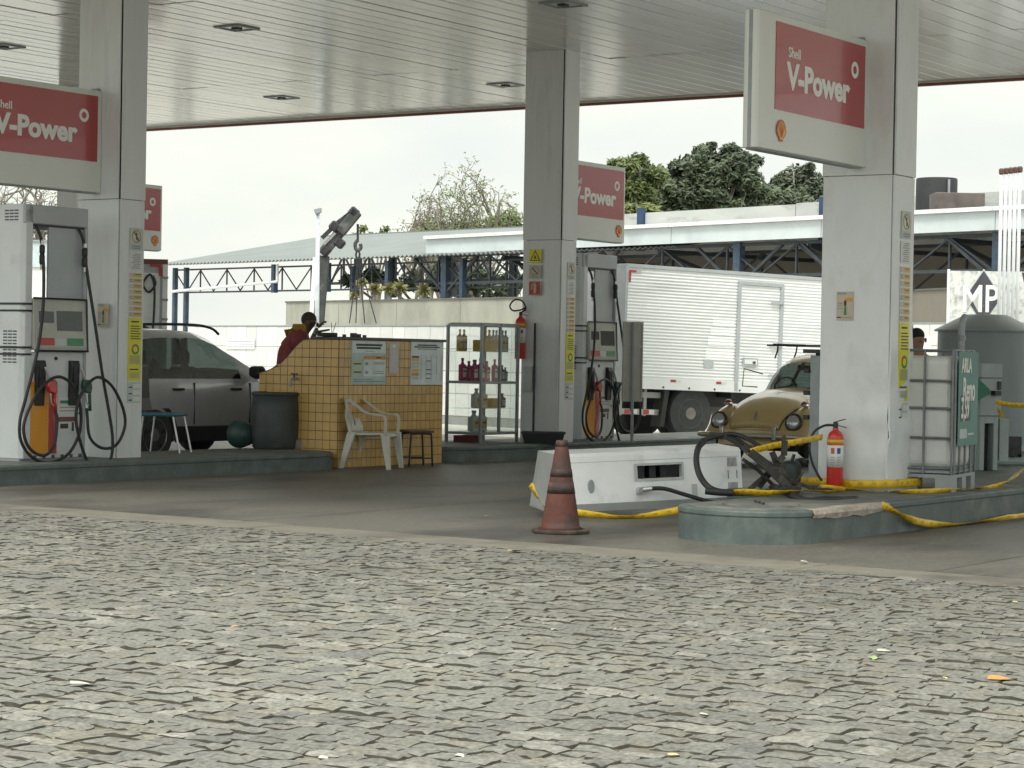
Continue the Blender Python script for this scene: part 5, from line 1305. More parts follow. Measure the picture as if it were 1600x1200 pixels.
# ------------------------------------------------------------------ the white box truck
TRW = M('truck box white', (.79, .81, .81), .35, var=.04, scale=1.5, col2=(.60, .62, .61), mask=(.52, .78), mscale=1.3, stretch=(.4, 1, 2.5))
TRF = M('truck frame grey', (.42, .45, .47), .4, var=.08)
Yt = 38.6; tb = W(970, 606, Yt); tt = W(970, 411, Yt)
at_ = R(30)
t = thing('box_truck', 'white box truck with ribbed side and a side door, parked behind the fuel pumps', 'truck', (tb.x, tb.y, 0), at_)
zb0 = tb.z; zt0 = tt.z; Lb = 5.35; Wb = 2.2
TI = -math.tan(R(1.55))           # it stands on a slope, nose down
root_tilt = 0
t.rotation_euler = (0, R(1.45), at_)
# the tilt turns about the rear corner
b = MB(); n = 34; hgt = zt0-zb0-.24; vs = []
rows = []
for i in range(n*4+1):
    k = i % 4; z = zb0+.20+hgt*i/(n*4); d_ = (0, -.009, -.009, 0)[k] if i < n*4 else 0
    rows.append((z, d_))
dx0, dx1, dz0_, dz1_ = 2.42, 3.36, zb0+.03, zt0-.20
def strip(xa, xb, za, zb_):
    b = MB(); prev = None
    rr = [r_ for r_ in rows if za <= r_[0] <= zb_]
    for z, d_ in rr:
        o_ = len(b.v); b.v += [(xa, d_, z), (xb, d_, z)]
        if prev is not None: b.f.append((prev, prev+1, o_+1, o_)); b.m.append(0)
        prev = o_
    return b
strip(.03, dx0-.04, 0, 99).build('ribbed_panel', TRW, t, fix=False); strip(dx1+.04, Lb, 0, 99).build('ribbed_panel', TRW, t, fix=False)
strip(dx0-.04, dx1+.04, dz1_+.03, 99).build('ribbed_panel', TRW, t, fix=False)
dr = strip(dx0+.03, dx1-.03, dz0_, dz1_-.02).build('door', TRW, t, fix=False)
for x0, x1, z0_, z1_ in ((dx0-.04, dx0+.03, dz0_, dz1_+.03), (dx1-.03, dx1+.04, dz0_, dz1_+.03), (dx0+.03, dx1-.03, dz1_-.03, dz1_+.03)):
    MB().box(x0, x1, -.03, .02, z0_, z1_).build('door_frame', TRF, dr)
for z in (dz1_-.32, dz1_-1.1, dz0_+.3): MB().box(dx1-.24, dx1+.03, -.05, -.03, z-.02, z+.02).build('hinge', TRF, dr)
MB().box(dx0+.12, dx0+.45, -.04, -.02, dz0_+.46, dz0_+.60).build('lock_box', TRF, dr); MB().box(dx0+.15, dx0+.42, -.045, -.04, dz0_+.49, dz0_+.57).build('lock_plate', TRW, dr); MB().box(dx0+.33, dx0+.38, -.06, -.045, dz0_+.50, dz0_+.54).build('handle', DARKM, dr)
MB().box(0, Lb, .02, Wb, zb0+.03, zt0-.03).build('box_core', TRW, t)
MB().box(0, Lb, -.025, Wb, zt0-.06, zt0).build('top_rail', TRF, t)
MB().box(-.02, .03, -.03, Wb+.02, zb0, zt0-.06).build('corner_post', TRF, t)
sk = MB().box(.03, Lb, -.02, .02, zb0-.0, zb0+.20).build('bottom_rail', TRW, t)
for k in range(9): MB().lathe([(.018, 0), (.018, .01)], 8, (.3+k*.55, -.03, zb0+.04), 'y').build('bolt', DARKM, sk)
RD = M('reflector red', (.42, .05, .05), .4)
for x in (1.0, 1.98):
    MB().box(x, x+.11, -.024, -.02, zb0+.135, zb0+.18).build('reflector', RD, sk); MB().box(x+.11, x+.22, -.024, -.02, zb0+.135, zb0+.18).build('reflector', PAPER, sk)
MB().box(.05, .09, -.017, -.013, zt0-.32, zt0-.11).build('reflector', RD, t); MB().box(.09, .2, -.017, -.013, zt0-.15, zt0-.11).build('reflector', RD, t); MB().box(.2, .3, -.017, -.013, zt0-.15, zt0-.11).build('reflector', PAPERG, t)
MB().box(1.70, 1.91, -.016, -.013, zb0+.42, zb0+.56).build('faded_patch', PAPERG, t)
# smooth patch where the ribs were covered: a tapering sheet
RS = M('cleaner patch', (.95, .96, .95), .35, var=.02)
for za, zb_2, xa in ((.56, .78, 1.73), (.80, .98, 1.77), (1.0, 1.14, 1.82), (1.16, 1.30, 1.86)):
    b = strip(xa, 2.34, zb0+za, zb0+zb_2); b.v = [(x, y*.6-.008, z) for x, y, z in b.v]; b.build('cleaner_patch', RS, t, fix=False)
CH_ = M('truck chassis', (.03, .03, .03), .7)
MB().box(.1, Lb+1.6, .55, .75, zb0-.28, zb0).build('chassis_beam', CH_, t); MB().box(.1, Lb+1.6, 1.45, 1.65, zb0-.28, zb0).build('chassis_beam', CH_, t)
for k in range(5): MB().box(.2+k*1.1, .28+k*1.1, .1, Wb-.1, zb0-.1, zb0).build('cross_member', CH_, t)
rw = .47
for y, o_ in ((.20, -1), (.50, -1), (Wb-.20, 1), (Wb-.5, 1)): wheel(t, 1.52, y, rw, .26, o_, M('truck wheel', (.20, .19, .17), .6, var=.2), .55)
for y, o_ in ((.22, -1), (Wb-.22, 1)): wheel(t, Lb+.7, y, rw, .26, o_, M('truck wheel'), .55)
for y in (.05, Wb-.05):
    b = MB().prism([(.92, zb0), (1.02, zb0), (.93, .22), (.84, .22)], y-.02, y+.28 if y < 1 else y+.02, 'y'); b.build('mud_flap', CH_, t)
bb = M('underrun paint', (.35, .35, .34), .5)
MB().box(.0, .9, .12, .16, .72, .82).build('side_guard', bb, t); MB().box(.0, .9, .12, .16, .42, .52).build('side_guard', bb, t)
for x in (.05, .56): MB().box(x, x+.05, .13, .17, .40, zb0).build('guard_post', bb, t)
for x, m_ in ((.15, RD), (.3, PAPER), (.55, RD), (.66, PAPER)): MB().box(x, x+.11, .114, .12, .43, .51).build('reflector', m_, t)
# cab (mostly behind the column)
MB().prism([(Lb+.12, .45), (Lb+1.85, .45), (Lb+1.85, 1.25), (Lb+1.65, 2.1), (Lb+.12, 2.15)], .1, Wb-.1, 'y').build('cab', TRW, t, bevel=.06, seg=3)
MB().box(Lb+.5, Lb+1.4, .08, .1, 1.25, 1.9).build('cab_window', CARGLASS, t)
t['_dummy'] = 0
del t['_dummy']

# ------------------------------------------------------------------ rear of another truck beside the left column
Yb = 40.0; q0 = W(226, 505, Yb); q1 = W(259, 405, Yb)
t = thing('parked_truck', 'rear corner of a white truck with red trim and black hose, beside the left column', 'truck', (q1.x-1.70, Yb-.3, 0), R(13))
wd = 1.75; z1_ = q1.z
MB().box(0, wd, 0, 4.5, .95, z1_).build('box', TRF, t); MB().box(-.02, wd+.02, -.02, .0, z1_-.09, z1_).build('rear_header', M('truck maroon', (.16, .06, .05), .5), t); MB().box(wd-.07, wd+.02, -.02, .0, .95, z1_-.09).build('rear_post', TRW, t)
MB().box(wd-.30, wd-.1, -.03, -.02, z1_-.14, z1_-.09).build('reflector', RD, t); MB().box(wd-.14, wd-.08, -.03, -.02, z1_-.30, z1_-.14).build('reflector', RD, t)
MB().box(wd-.55, wd-.12, -.012, 0, 1.2, z1_-.25).build('rear_door', TRW, t)
MB().tube(curve_pts([(wd-.25, -.05, z1_-.3), (wd-.2, -.06, z1_-.45), (wd-.32, -.06, z1_-.6), (wd-.42, -.06, z1_-.45), (wd-.3, -.06, z1_-.28), (wd-.22, -.06, z1_-.5), (wd-.22, -.06, z1_-1.0), (wd-.24, -.06, z1_-1.3)], 5), .02, 8).build('hose', RUBBER, t, smooth=True)
for z in (z1_-.35, z1_-.75, z1_-1.1): MB().box(wd-.08, wd+.03, -.04, -.02, z, z+.04).build('hinge', GREYST, t)
for x in (.25, wd-.25):
    for y in (.8, 3.6): wheel(t, x, y, .45, .26, 1 if x > 1 else -1)
MB().box(.3, wd-.3, .1, 4.4, .6, .95).build('chassis', CH_, t)

# ================================================================== people
SKIN = M('dark skin', (.10, .055, .038), .55, var=.1); HAIR = M('cropped hair', (.045, .028, .022), .8)
SHIRTR = M('maroon shirt', (.20, .04, .04), .8, var=.12, scale=8); SHIRTY = M('mustard shoulder', (.36, .19, .035), .8, var=.12, scale=8); TROUS = M('dark trousers', (.03, .03, .035), .85)
def skin(name, verts, edges, rad, mat, parent, root=0, sub=2):
    me = bpy.data.meshes.new(name); me.from_pydata(verts, edges, []); me.materials.append(mat)
    o = put(name, me, parent)
    m_ = o.modifiers.new('skin', 'SKIN'); m_.use_smooth_shade = True
    me.skin_vertices or None
    if not me.skin_vertices:
        bm = bmesh.new(); bm.from_mesh(me); bm.verts.layers.skin.verify(); bm.to_mesh(me); bm.free()
    for i, r_ in enumerate(rad):
        sv = me.skin_vertices[0].data[i]; sv.radius = (r_, r_) if not isinstance(r_, tuple) else r_; sv.use_root = (i == root)
    s_ = o.modifiers.new('sub', 'SUBSURF'); s_.levels = sub; s_.render_levels = sub
    return o
def hand(parent, o, d, side):
    """a small loosely curled hand: palm and five fingers grown from the wrist o along d"""
    o, d = Vector(o), Vector(d).normalized(); s_ = d.cross(Vector((0, 0, 1))).normalized()*side; dn = Vector((0, 0, -1))
    V = [o, o+d*.05, o+d*.085]; E = [(0, 1), (1, 2)]; Rr = [(.022, .022), (.036, .018), (.038, .016)]
    for k, ln in enumerate((.07, .08, .075, .06)):
        b_ = len(V); off_ = s_*(.028-.018*k)
        V += [o+d*.09+off_, o+d*(.09+ln*.5)+off_+dn*.008, o+d*(.09+ln*.85)+off_+dn*.035]; E += [(2, b_), (b_, b_+1), (b_+1, b_+2)]; Rr += [(.009, .009)]*3
    b_ = len(V); V += [o+d*.05+s_*.045+dn*.01, o+d*.085+s_*.06+dn*.025]; E += [(1, b_), (b_, b_+1)]; Rr += [(.011, .011), (.009, .009)]
    return skin('hand', [tuple(v) for v in V], E, Rr, SKIN, parent, 0, 1)
YM = 27.75
mp_ = W(463, 560, YM)
t = thing('person', 'man in a maroon shirt with mustard shoulders leaning on the booth counter', 'person', (mp_.x, mp_.y, .12), 0)
# local: x to the right in the picture, bending forward that way
ox = lambda px, py, dy=0.0: tuple(Vector(W(px, py, YM+dy))-Vector((mp_.x, mp_.y, .12)))
hip = ox(452, 600); chest = ox(458, 545); up = ox(466, 528); nb = ox(474, 519); nk = ox(480, 512); jaw = ox(484, 510); hd = ox(484, 503); crn = ox(483, 497)
lf = (hip[0]-.04, hip[1]+.12, 0.06); rf = (hip[0]+.02, hip[1]-.12, .06)
V = [hip, chest, up, nb, nk, hd, crn, (hip[0]-.02, hip[1]-.1, hip[2]-.08), (hip[0], hip[1]-.11, .48), rf, (hip[0]-.02, hip[1]+.1, hip[2]-.08), (hip[0]-.02, hip[1]+.11, .48), lf, (rf[0]+.16, rf[1], .03), (lf[0]+.16, lf[1], .03)]
E_ = [(0, 1), (1, 2), (2, 3), (3, 4), (4, 5), (5, 6), (0, 7), (7, 8), (8, 9), (0, 10), (10, 11), (11, 12), (9, 13), (12, 14)]
Rd = [.17, .175, .14, .07, .06, .108, .09, .095, .065, .045, .095, .065, .045, .04, .04]
# arms
shR = (up[0]+.0, up[1]-.19, up[2]-.01); shL = (up[0]+.0, up[1]+.19, up[2]-.01)
elR = (up[0]+.10, up[1]-.26, up[2]-.24); wrR = ox(496, 512, -.12); elL = (up[0]+.22, up[1]+.22, up[2]-.20); wrL = ox(508, 524, .1)
b_ = len(V); V += [shR, elR, wrR, shL, elL, wrL]; E_ += [(2, b_), (b_, b_+1), (b_+1, b_+2), (2, b_+3), (b_+3, b_+4), (b_+4, b_+5)]; Rd += [.062, .042, .028, .062, .042, .028]
skin('body', V, E_, Rd, SKIN, t, 0)
sv = [hip, chest, up, nb, shR, (shR[0]*.45+elR[0]*.55, shR[1]*.45+elR[1]*.55, shR[2]*.45+elR[2]*.55), shL, (shL[0]*.45+elL[0]*.55, shL[1]*.45+elL[1]*.55, shL[2]*.45+elL[2]*.55)]
skin('shirt', sv, [(0, 1), (1, 2), (2, 3), (2, 4), (4, 5), (2, 6), (6, 7)], [.20, .21, .18, .085, .12, .085, .12, .085], SHIRTR, t, 0)
skin('shoulder_panel', [(up[0]-.045, up[1]-.15, up[2]+.02), (up[0]-.01, up[1]-.09, up[2]+.058), (nb[0]-.035, nb[1], nb[2]+.005), (up[0]-.01, up[1]+.09, up[2]+.05)], [(0, 1), (1, 2), (2, 3)], [.085, .10, .075, .09], SHIRTY, t, 1)
skin('trousers', [hip, V[7], V[8], (rf[0], rf[1], .12), V[10], V[11], (lf[0], lf[1], .12)], [(0, 1), (1, 2), (2, 3), (0, 4), (4, 5), (5, 6)], [.15, .115, .085, .07, .115, .085, .07], TROUS, t, 0)
MB().ell((hd[0]-.012, hd[1], hd[2]+.03), (.098, .09, .098), 16, 10).build('hair', HAIR, t, smooth=True)
MB().ell((hd[0]+.098, hd[1], hd[2]-.035), (.02, .016, .028), 8, 6).build('nose', SKIN, t, smooth=True)
for s_ in (-1, 1):
    MB().ell((hd[0]-.005, hd[1]+s_*.095, hd[2]-.02), (.02, .012, .032), 8, 6).build('ear', SKIN, t, smooth=True)
    MB().ell((hd[0]+.082, hd[1]+s_*.034, hd[2]-.0), (.012, .014, .009), 8, 6).build('eye', PAPER, t, smooth=True)
MB().ell((hd[0]+.078, hd[1], hd[2]-.075), (.012, .028, .008), 8, 6).build('mouth', M('lips', (.10, .035, .03), .5), t, smooth=True)
hand(t, wrR, (.6, .0, .55), 1); hand(t, wrL, (1, -.1, .05), -1)
# second person: only a head above the tank
pq = W(1434, 545, 27.0)
t = thing('person', 'dark haired person half hidden between the dented column and the caged tank', 'person', (pq.x, pq.y, .0), 0)
zt_ = W(1436, 517, 27.0).z
sc_ = zt_-.09
V = [(0, 0, .95), (0, 0, 1.2), (0, 0, 1.42), (0, 0, sc_-.16), (0, 0, sc_), (-.0, .0, sc_+.03), (-.1, 0, .9), (-.11, 0, .48), (-.11, 0, .06), (.1, 0, .9), (.11, 0, .48), (.11, 0, .06), (-.2, 0, 1.40), (-.26, -.02, 1.12), (-.24, -.1, .88), (.2, 0, 1.40), (.26, -.02, 1.12), (.24, -.1, .88), (-.11, -.14, .03), (.11, -.14, .03)]
E_ = [(0, 1), (1, 2), (2, 3), (3, 4), (4, 5), (0, 6), (6, 7), (7, 8), (0, 9), (9, 10), (10, 11), (2, 12), (12, 13), (13, 14), (2, 15), (15, 16), (16, 17), (8, 18), (11, 19)]
SK2 = M('brown skin', (.30, .17, .12), .55, var=.1)
skin('body', V, E_, [.14, .135, .12, .06, .095, .08, .095, .065, .045, .095, .065, .045, .06, .042, .03, .06, .042, .03, .04, .04], SK2, t, 0)
skin('shirt', [V[0], V[1], V[2], V[12], (-.24, -.01, 1.2), V[15], (.24, -.01, 1.2)], [(0, 1), (1, 2), (2, 3), (3, 4), (2, 5), (5, 6)], [.165, .165, .145, .08, .07, .08, .07], M('grey shirt', (.12, .12, .13), .8), t, 0)
skin('trousers', [V[0], V[6], V[7], (-.11, 0, .12), V[9], V[10], (.11, 0, .12)], [(0, 1), (1, 2), (2, 3), (0, 4), (4, 5), (5, 6)], [.16, .115, .085, .07, .115, .085, .07], TROUS, t, 0)
MB().ell((-.012, .03, sc_+.03), (.10, .105, .10), 16, 10).build('hair', M('black hair', (.012, .011, .011), .8), t, smooth=True)
MB().ell((.03, -.09, sc_-.03), (.016, .02, .026), 8, 6).build('nose', SK2, t, smooth=True)
MB().ell((.095, .0, sc_-.02), (.014, .02, .032), 8, 6).build('ear', SK2, t, smooth=True); MB().ell((-.095, .0, sc_-.02), (.014, .02, .032), 8, 6).build('ear', SK2, t, smooth=True)

# ================================================================== the yard behind: walls
WT = M('white wall tile', (.70, .71, .70), .3, var=.05, scale=2, rnd=.06, col2=(.60, .61, .60), mask=(.55, .8), mscale=1.5)
WG = M('wall grout', (.33, .33, .32), .8)
wd_ = Vector((.616, -.788, 0)); wang = math.atan2(-.788, .616)
def wall_tiles(px, Y, length, height, label, ts=.45):
    P = W(px, 600, Y); t = thing('tiled_wall', label, 'wall', (P.x, P.y, 0), wang)
    MB().box(0, length, .01, .2, 0, height).build('wall_core', WG, t)
    MB().box(-.02, length+.02, -.01, .22, height, height+.03).build('coping', GREYST, t)
    me = MB().box(.006, ts-.006, 0, .012, .006, ts-.006).mesh('wall_tile', WT); nz_ = math.ceil(height/ts); nx_ = int(length/ts)
    for i in range(nx_):
        for j in range(nz_):
            z = height-(j+1)*ts
            if z < -.01: continue
            put('wall_tile', me, t, (i*ts, random.uniform(-.002, .002), z))
    return t
wl_ = wall_tiles(292, 53.2, 14.6, 1.98, 'long white tiled wall behind the grey car and the booth')
wall_tiles(1425, 46.3, 5.0, 2.22, 'short white tiled wall behind the round tank at the right')
def poster3(px, py, w, h, Y):
    P = W(px, py, Y); o = plate('wall_notice', None, (0, 0, 0), (1, 0, 0), (0, 0, 1), w, h, M('notice white', (.74, .76, .78), .5), [([.05, .2+.2*k, .95, .25+.2*k], INKG) for k in range(3)])
    return o
# notice on the wall
c_ = W(355, 545, 51.4); d_ = ray(355, 545)
k_ = None
P0 = W(292, 600, 53.2)
nrm = Vector((-.788, -.616, 0)); kk = (P0.x*nrm.x+P0.y*nrm.y)/(d_[0]*nrm.x+d_[1]*nrm.y); q = Vector((d_[0]*kk, d_[1]*kk, EYE+d_[2]*kk))
o = plate('wall_notice', None, (0, 0, 0), (1, 0, 0), (0, 0, 1), 1.25, .24, M('notice white', (.76, .78, .82), .5), [([.05, .2+.25*k, .95, .25+.25*k], INKG) for k in range(3)])
o.location = q+nrm*.02; o.rotation_euler = (0, 0, wang); tag(o, 'white paper notice on the tiled wall above the grey car bonnet', 'notice')
CW_ = M('weathered render', (.36, .36, .31), .85, var=.12, scale=1.2, col2=(.22, .22, .19), mask=(.45, .75), mscale=.9, bump=.01, bscale=6, stretch=(1, 1, .5))
def slab_wall(pxa, pya, Ya, pxb, pyb, Yb_, label, mat, th=.2, z0=0.0, name='concrete_wall', cat='wall'):
    A, B = W(pxa, pya, Ya), W(pxb, pyb, Yb_)
    t = thing(name, label, cat, (A.x, A.y, 0), math.atan2(B.y-A.y, B.x-A.x)); L = math.hypot(B.x-A.x, B.y-A.y)
    b = MB(); b.add([(0, 0, z0), (L, 0, z0), (L, th, z0), (0, th, z0), (0, 0, A.z), (L, 0, B.z), (L, th, B.z), (0, th, A.z)], [(3, 2, 1, 0), (4, 5, 6, 7), (0, 1, 5, 4), (1, 2, 6, 5), (2, 3, 7, 6), (3, 0, 4, 7)])
    b.build('wall_body', mat, t)
    b = MB(); b.bar((-.02, th/2, A.z+.02), (L+.02, th/2, B.z+.02), th+.06, .04); b.build('coping', M('coping dark', (.13, .13, .12), .8), t)
    nseg = max(2, int(L/3))
    for k in range(1, nseg): MB().box(L*k/nseg-.012, L*k/nseg+.012, -.006, .0, z0, min(A.z, B.z)-.02).build('joint', M('wall joint', (.25, .25, .22), .9), t)
    return t
slab_wall(447, 473, 61.5, 830, 466, 50.5, 'stained concrete wall behind the white tiled wall', CW_)

# ================================================================== open shed with sheet roof
ROOFM = M('sheet roof', (.18, .20, .196), .5, var=.08, scale=1)
A = W(266, 413, 71.0); B = W(700, 399.5, 61.0)
dl = (B-A); dl.z = 0; Ls = dl.length; dirx = dl.normalized(); ang_s = math.atan2(dirx.y, dirx.x)
t = thing('open_shed', 'long open shed with a corrugated sheet roof on dark lattice girders', 'shed', (A.x, A.y, 0), ang_s)
ze = (A.z+B.z)/2
dep = 6.2; rise = 1.2
b = MB(); nx_ = 120; vs = []
for i in range(nx_*2+1):
    x = -.1+(Ls+9)*i/(nx_*2); w_ = .03*(1 if i % 2 else -1)
    vs += [(x, -.35, ze+w_), (x, dep, ze+rise+w_)]
b.add(vs, [(2*i, 2*i+2, 2*i+3, 2*i+1) for i in range(nx_*2)])
o = b.build('roof', ROOFM, t, fix=False); so = o.modifiers.new('thick', 'SOLIDIFY'); so.thickness = .02; so.offset = -1
MB().box(-.12, Ls+9, dep-.1, dep+.1, ze+rise-.1, ze+rise+.04).build('ridge_flashing', ROOFM, t)
def girder(par, x0, x1, y, zt_, h, n, mat, name='girder', ww=.07):
    b = MB(); b.bar((x0, y, zt_), (x1, y, zt_), ww, ww); b.bar((x0, y, zt_-h), (x1, y, zt_-h), ww, ww)
    o = b.build(name, mat, par)
    for k in range(n):
        xa = x0+(x1-x0)*k/n; xb = x0+(x1-x0)*(k+1)/n; xm = (xa+xb)/2
        b = MB(); b.bar((xa, y, zt_-.03), (xm, y, zt_-h+.03), ww*.7, ww*.5); b.bar((xm, y, zt_-h+.03), (xb, y, zt_-.03), ww*.7, ww*.5); b.build('brace', mat, o)
        MB().bar((xa, y, zt_-.03), (xa, y, zt_-h+.03), ww*.8, ww*.6).build('upright', mat, o)
    return o
girder(t, .1, Ls+8, .12, ze-.17, .72, 15, DARKBLUE, ww=.05); girder(t, .1, Ls+8, dep-.3, ze+rise-.6, 1.0, 16, DARKBLUE, ww=.09)
for x in (.12, .75): MB().bar((x, .12, 0), (x, .12, ze-.1), .13, .13).build('post', BLUEST, t)
for x in (5.6, 8.2, 11.0, 14.2, 18.0): MB().bar((x, .0, 0 if x > 9 else ze-.95), (x, .0, ze-.1), .16, .14).build('post', BLUEST, t)
for x in (2.2, 4.0, 7, 9.8, 12.6): MB().bar((x, dep-.3, 0 if x > 8 else ze-.9), (x, dep-.3, ze+rise-.1), .22, .18).build('back_post', DARKBLUE, t)
MB().tube([(.2, -.05, ze-.86), (5.8, -.05, ze-.62)], .045, 8).build('down_pipe', TRW, t); MB().tube([(5.8, -.05, ze-.62), (5.8, -.05, ze-.1)], .045, 8).build('down_pipe', TRW, t)
for x0 in (9.0,): MB().bar((x0, .3, 0), (x0, .3, ze-.2), .12, .12).build('post', BLUEST, t)

# ================================================================== gallery building at the right
FASW = M('white fascia', (.60, .66, .68), .5, var=.07, scale=1.5, col2=(.46, .52, .54), mask=(.5, .8), mscale=.8)
PARA = M('stained parapet', (.56, .57, .55), .8, var=.12, scale=1.5, col2=(.24, .25, .25), mask=(.54, .72), mscale=1.3, stretch=(.5, 1, 1.5))
BRN = M('brown plaster', (.26, .235, .20), .85, var=.12, scale=.7, col2=(.18, .16, .135), mask=(.45, .7), mscale=.35)
A = W(665, 397, 61.5); B = W(1600, 357.5, 46.0)
dl = B-A; dl.z = 0; L0 = dl.length; ang_g = math.atan2(dl.y, dl.x); Lg = L0+9
t = thing('gallery_building', 'long brown building with a white fascia canopy carried on dark steel trusses', 'building', (A.x, A.y, 0), ang_g)
zf0 = (A.z+B.z)/2; sl = (B.z-A.z)/L0; zf = lambda x: A.z+sl*x
hf = .40
for k in range(6):
    x0, x1 = Lg*k/6+.01, Lg*(k+1)/6-.01
    b = MB(); b.add([(x0, 0, zf(x0)), (x1, 0, zf(x1)), (x1, .06, zf(x1)), (x0, .06, zf(x0)), (x0, 0, zf(x0)+hf), (x1, 0, zf(x1)+hf), (x1, .06, zf(x1)+hf), (x0, .06, zf(x0)+hf)], [(3, 2, 1, 0), (4, 5, 6, 7), (0, 1, 5, 4), (1, 2, 6, 5), (2, 3, 7, 6), (3, 0, 4, 7)]); b.build('fascia_panel', FASW, t)
    b = MB(); b.bar((x0, .0, zf(x0)+hf+.05), (x1, .0, zf(x1)+hf+.05), .2, .09); b.build('gutter', M('gutter white', (.78, .79, .78), .4), t)
b = MB(); b.add([(0, .06, zf(0)+hf), (Lg, .06, zf(Lg)+hf), (Lg, 6, zf(Lg)+hf+.1), (0, 6, zf(0)+hf+.1), (0, .06, zf(0)+hf-.08), (Lg, .06, zf(Lg)+hf-.08), (Lg, 6, zf(Lg)+hf+.02), (0, 6, zf(0)+hf+.02)], [(0, 1, 2, 3), (7, 6, 5, 4), (0, 4, 5, 1), (1, 5, 6, 2), (2, 6, 7, 3), (3, 7, 4, 0)]); b.build('canopy_roof', DARKIN, t)
MB().box(1.2, Lg+6, 6.0, 6.25, 0, zf(12)+hf+.3).build('wall', BRN, t)
pz = zf(20)+hf
for k in range(4):
    x0, x1 = .8+k*8.4, .8+(k+1)*8.4-.03
    MB().box(x0, x1, 5.0, 5.2, pz-.3, pz+.86+.03*k).build('parapet_panel', PARA, t)
for x in (3.4, 10.2, 21.5, 29): MB().box(x-.12, x+.12, 4.9, 5.0, pz-.2, pz+1.0).build('parapet_post', M('post blue', (.03, .06, .14), .5), t)
for x in (.6, 6.2, 11.8, 15.2, 19.4, 23.6, 27.6, 32): 
    pst = MB().box(x-.11, x+.11, .16, .34, 0, zf(x)-.02).build('post', BLUEST, t)
    b = MB()
    for s_ in (-1, 1): b.bar((x, .25, zf(x)-1.1), (x+s_*1.4, .25, zf(x)-.1), .09, .07)
    b.build('knee_brace', DARKBLUE, pst)
for y, h in ((.25, .75), (3.0, 1.1)): girder(t, .3, Lg, y, min(zf(0), zf(Lg))-.06, h, 13 if y < 1 else 9, DARKBLUE, ww=.075)
for x in (3, 9.0, 14, 18, 22, 26, 30): MB().bar((x, .3, zf(x)-.15), (x, 5.9, zf(x)-.15), .1, .1).build('cross_truss', DARKBLUE, t); MB().bar((x, .3, zf(x)-.15), (x, 5.8, zf(x)-1.6), .09, .09).build('cross_brace', DARKBLUE, t)
for x in (4.6, 9.4, 19.5): 
    w_ = MB().box(x, x+1.6, 5.95, 6.0, 2.6, 3.7).build('window', M('dark window', (.03, .035, .045), .2), t)
    for k in range(4): MB().box(x+.02+k*.4, x+.06+k*.4, 5.92, 5.95, 2.6, 3.7).build('bar', DARKM, w_)
MB().tube([(3.2, .05, zf(0)-2.2), (11, .05, zf(0)-1.75)], .055, 8).build('gutter_pipe', TRW, t)
MB().tube([(3.2, .05, zf(0)-2.2), (2.7, .05, zf(0)-2.25)], .055, 8).build('gutter_pipe', TRW, t)
# lower brown block with ledge, right of the dented column
slab_wall(1424, 455, 49.0, 1490, 452, 46.6, 'dark brown wall block beneath the gallery beside the dented column', BRN, .4, 2.2, 'wall_block')
# black water tank and slab on the roof
P = W(1463, 318, 52); zt_ = W(1463, 279, 52).z
t = thing('water_tank', 'black round water tank on the flat roof at upper right', 'water tank', (P.x, P.y, P.z), 0); r_ = 32*52/F_PX
MB().lathe([(r_, -.3), (r_, zt_-P.z-.03), (r_*.97, zt_-P.z), (0, zt_-P.z+.02)], 32).build('tank_body', M('tank black', (.03, .033, .036), .7, var=.3, scale=1.5), t, smooth=False); smooth_angle(t.children[0])
MB().box(r_*.35, r_*.35+.05, -r_-.03, -r_+.06, 0, zt_-P.z-.05).build('tank_pipe', GREYST, t)
P = W(1495, 318, 51); t = tag(MB().box(-.56, .56, -.4, .4, -.2, .22).build('roof_slab', M('roof slab', (.15, .13, .12), .85, var=.3, scale=3), None, P, bevel=.01), 'low dark concrete block on the roof in front of the water tank', 'roof block')

# ================================================================== painted board with letters
BRD = M('weathered white board', (.66, .67, .65), .6, var=.08, scale=4, col2=(.33, .34, .33), mask=(.48, .62), mscale=5.0)
A = W(1483, 500, 45.0); zt_ = W(1483, 423, 45.0).z; zb_ = W(1483, 505, 45.0).z
t = thing('painted_board', 'weathered white wall board with a dark diamond and the letters MP', 'sign', (A.x, A.y, zb_), R(-8))
Hb = zt_-zb_
MB().box(0, 4.2, 0, .12, 0, Hb).build('board', BRD, t); MB().box(-.05, 0, -.02, .14, -.1, Hb+.03).build('edge_post', TRW, t)
dk = M('board charcoal', (.055, .06, .07), .6, var=.25, scale=6, col2=(.2, .2, .2), mask=(.58, .75), mscale=5)
cx_, cz_ = .67, Hb*.50
for s_, mm, dd in ((.58, PAPERG, .004), (.54, dk, .008)):
    b = MB(); b.add([(cx_-s_*.66, -dd, cz_), (cx_, -dd, cz_-s_), (cx_+s_*.66, -dd, cz_), (cx_, -dd, cz_+s_)], [(0, 1, 2, 3)]); b.build('diamond', mm, t)
text('MP', .78, LETTER, t, (cx_-.44, -.014, cz_-.29), (1, 0, 0), (0, 0, 1), .008, .74)
b = MB()
V_ = [(1.42, Hb*.98), (1.58, Hb*.98), (1.75, Hb*.25), (1.92, Hb*.98), (2.08, Hb*.98), (1.84, Hb*.03), (1.66, Hb*.03)]
b.add([(x, -.01, z) for x, z in V_], [tuple(range(7))]); b.build('letter', dk, t)
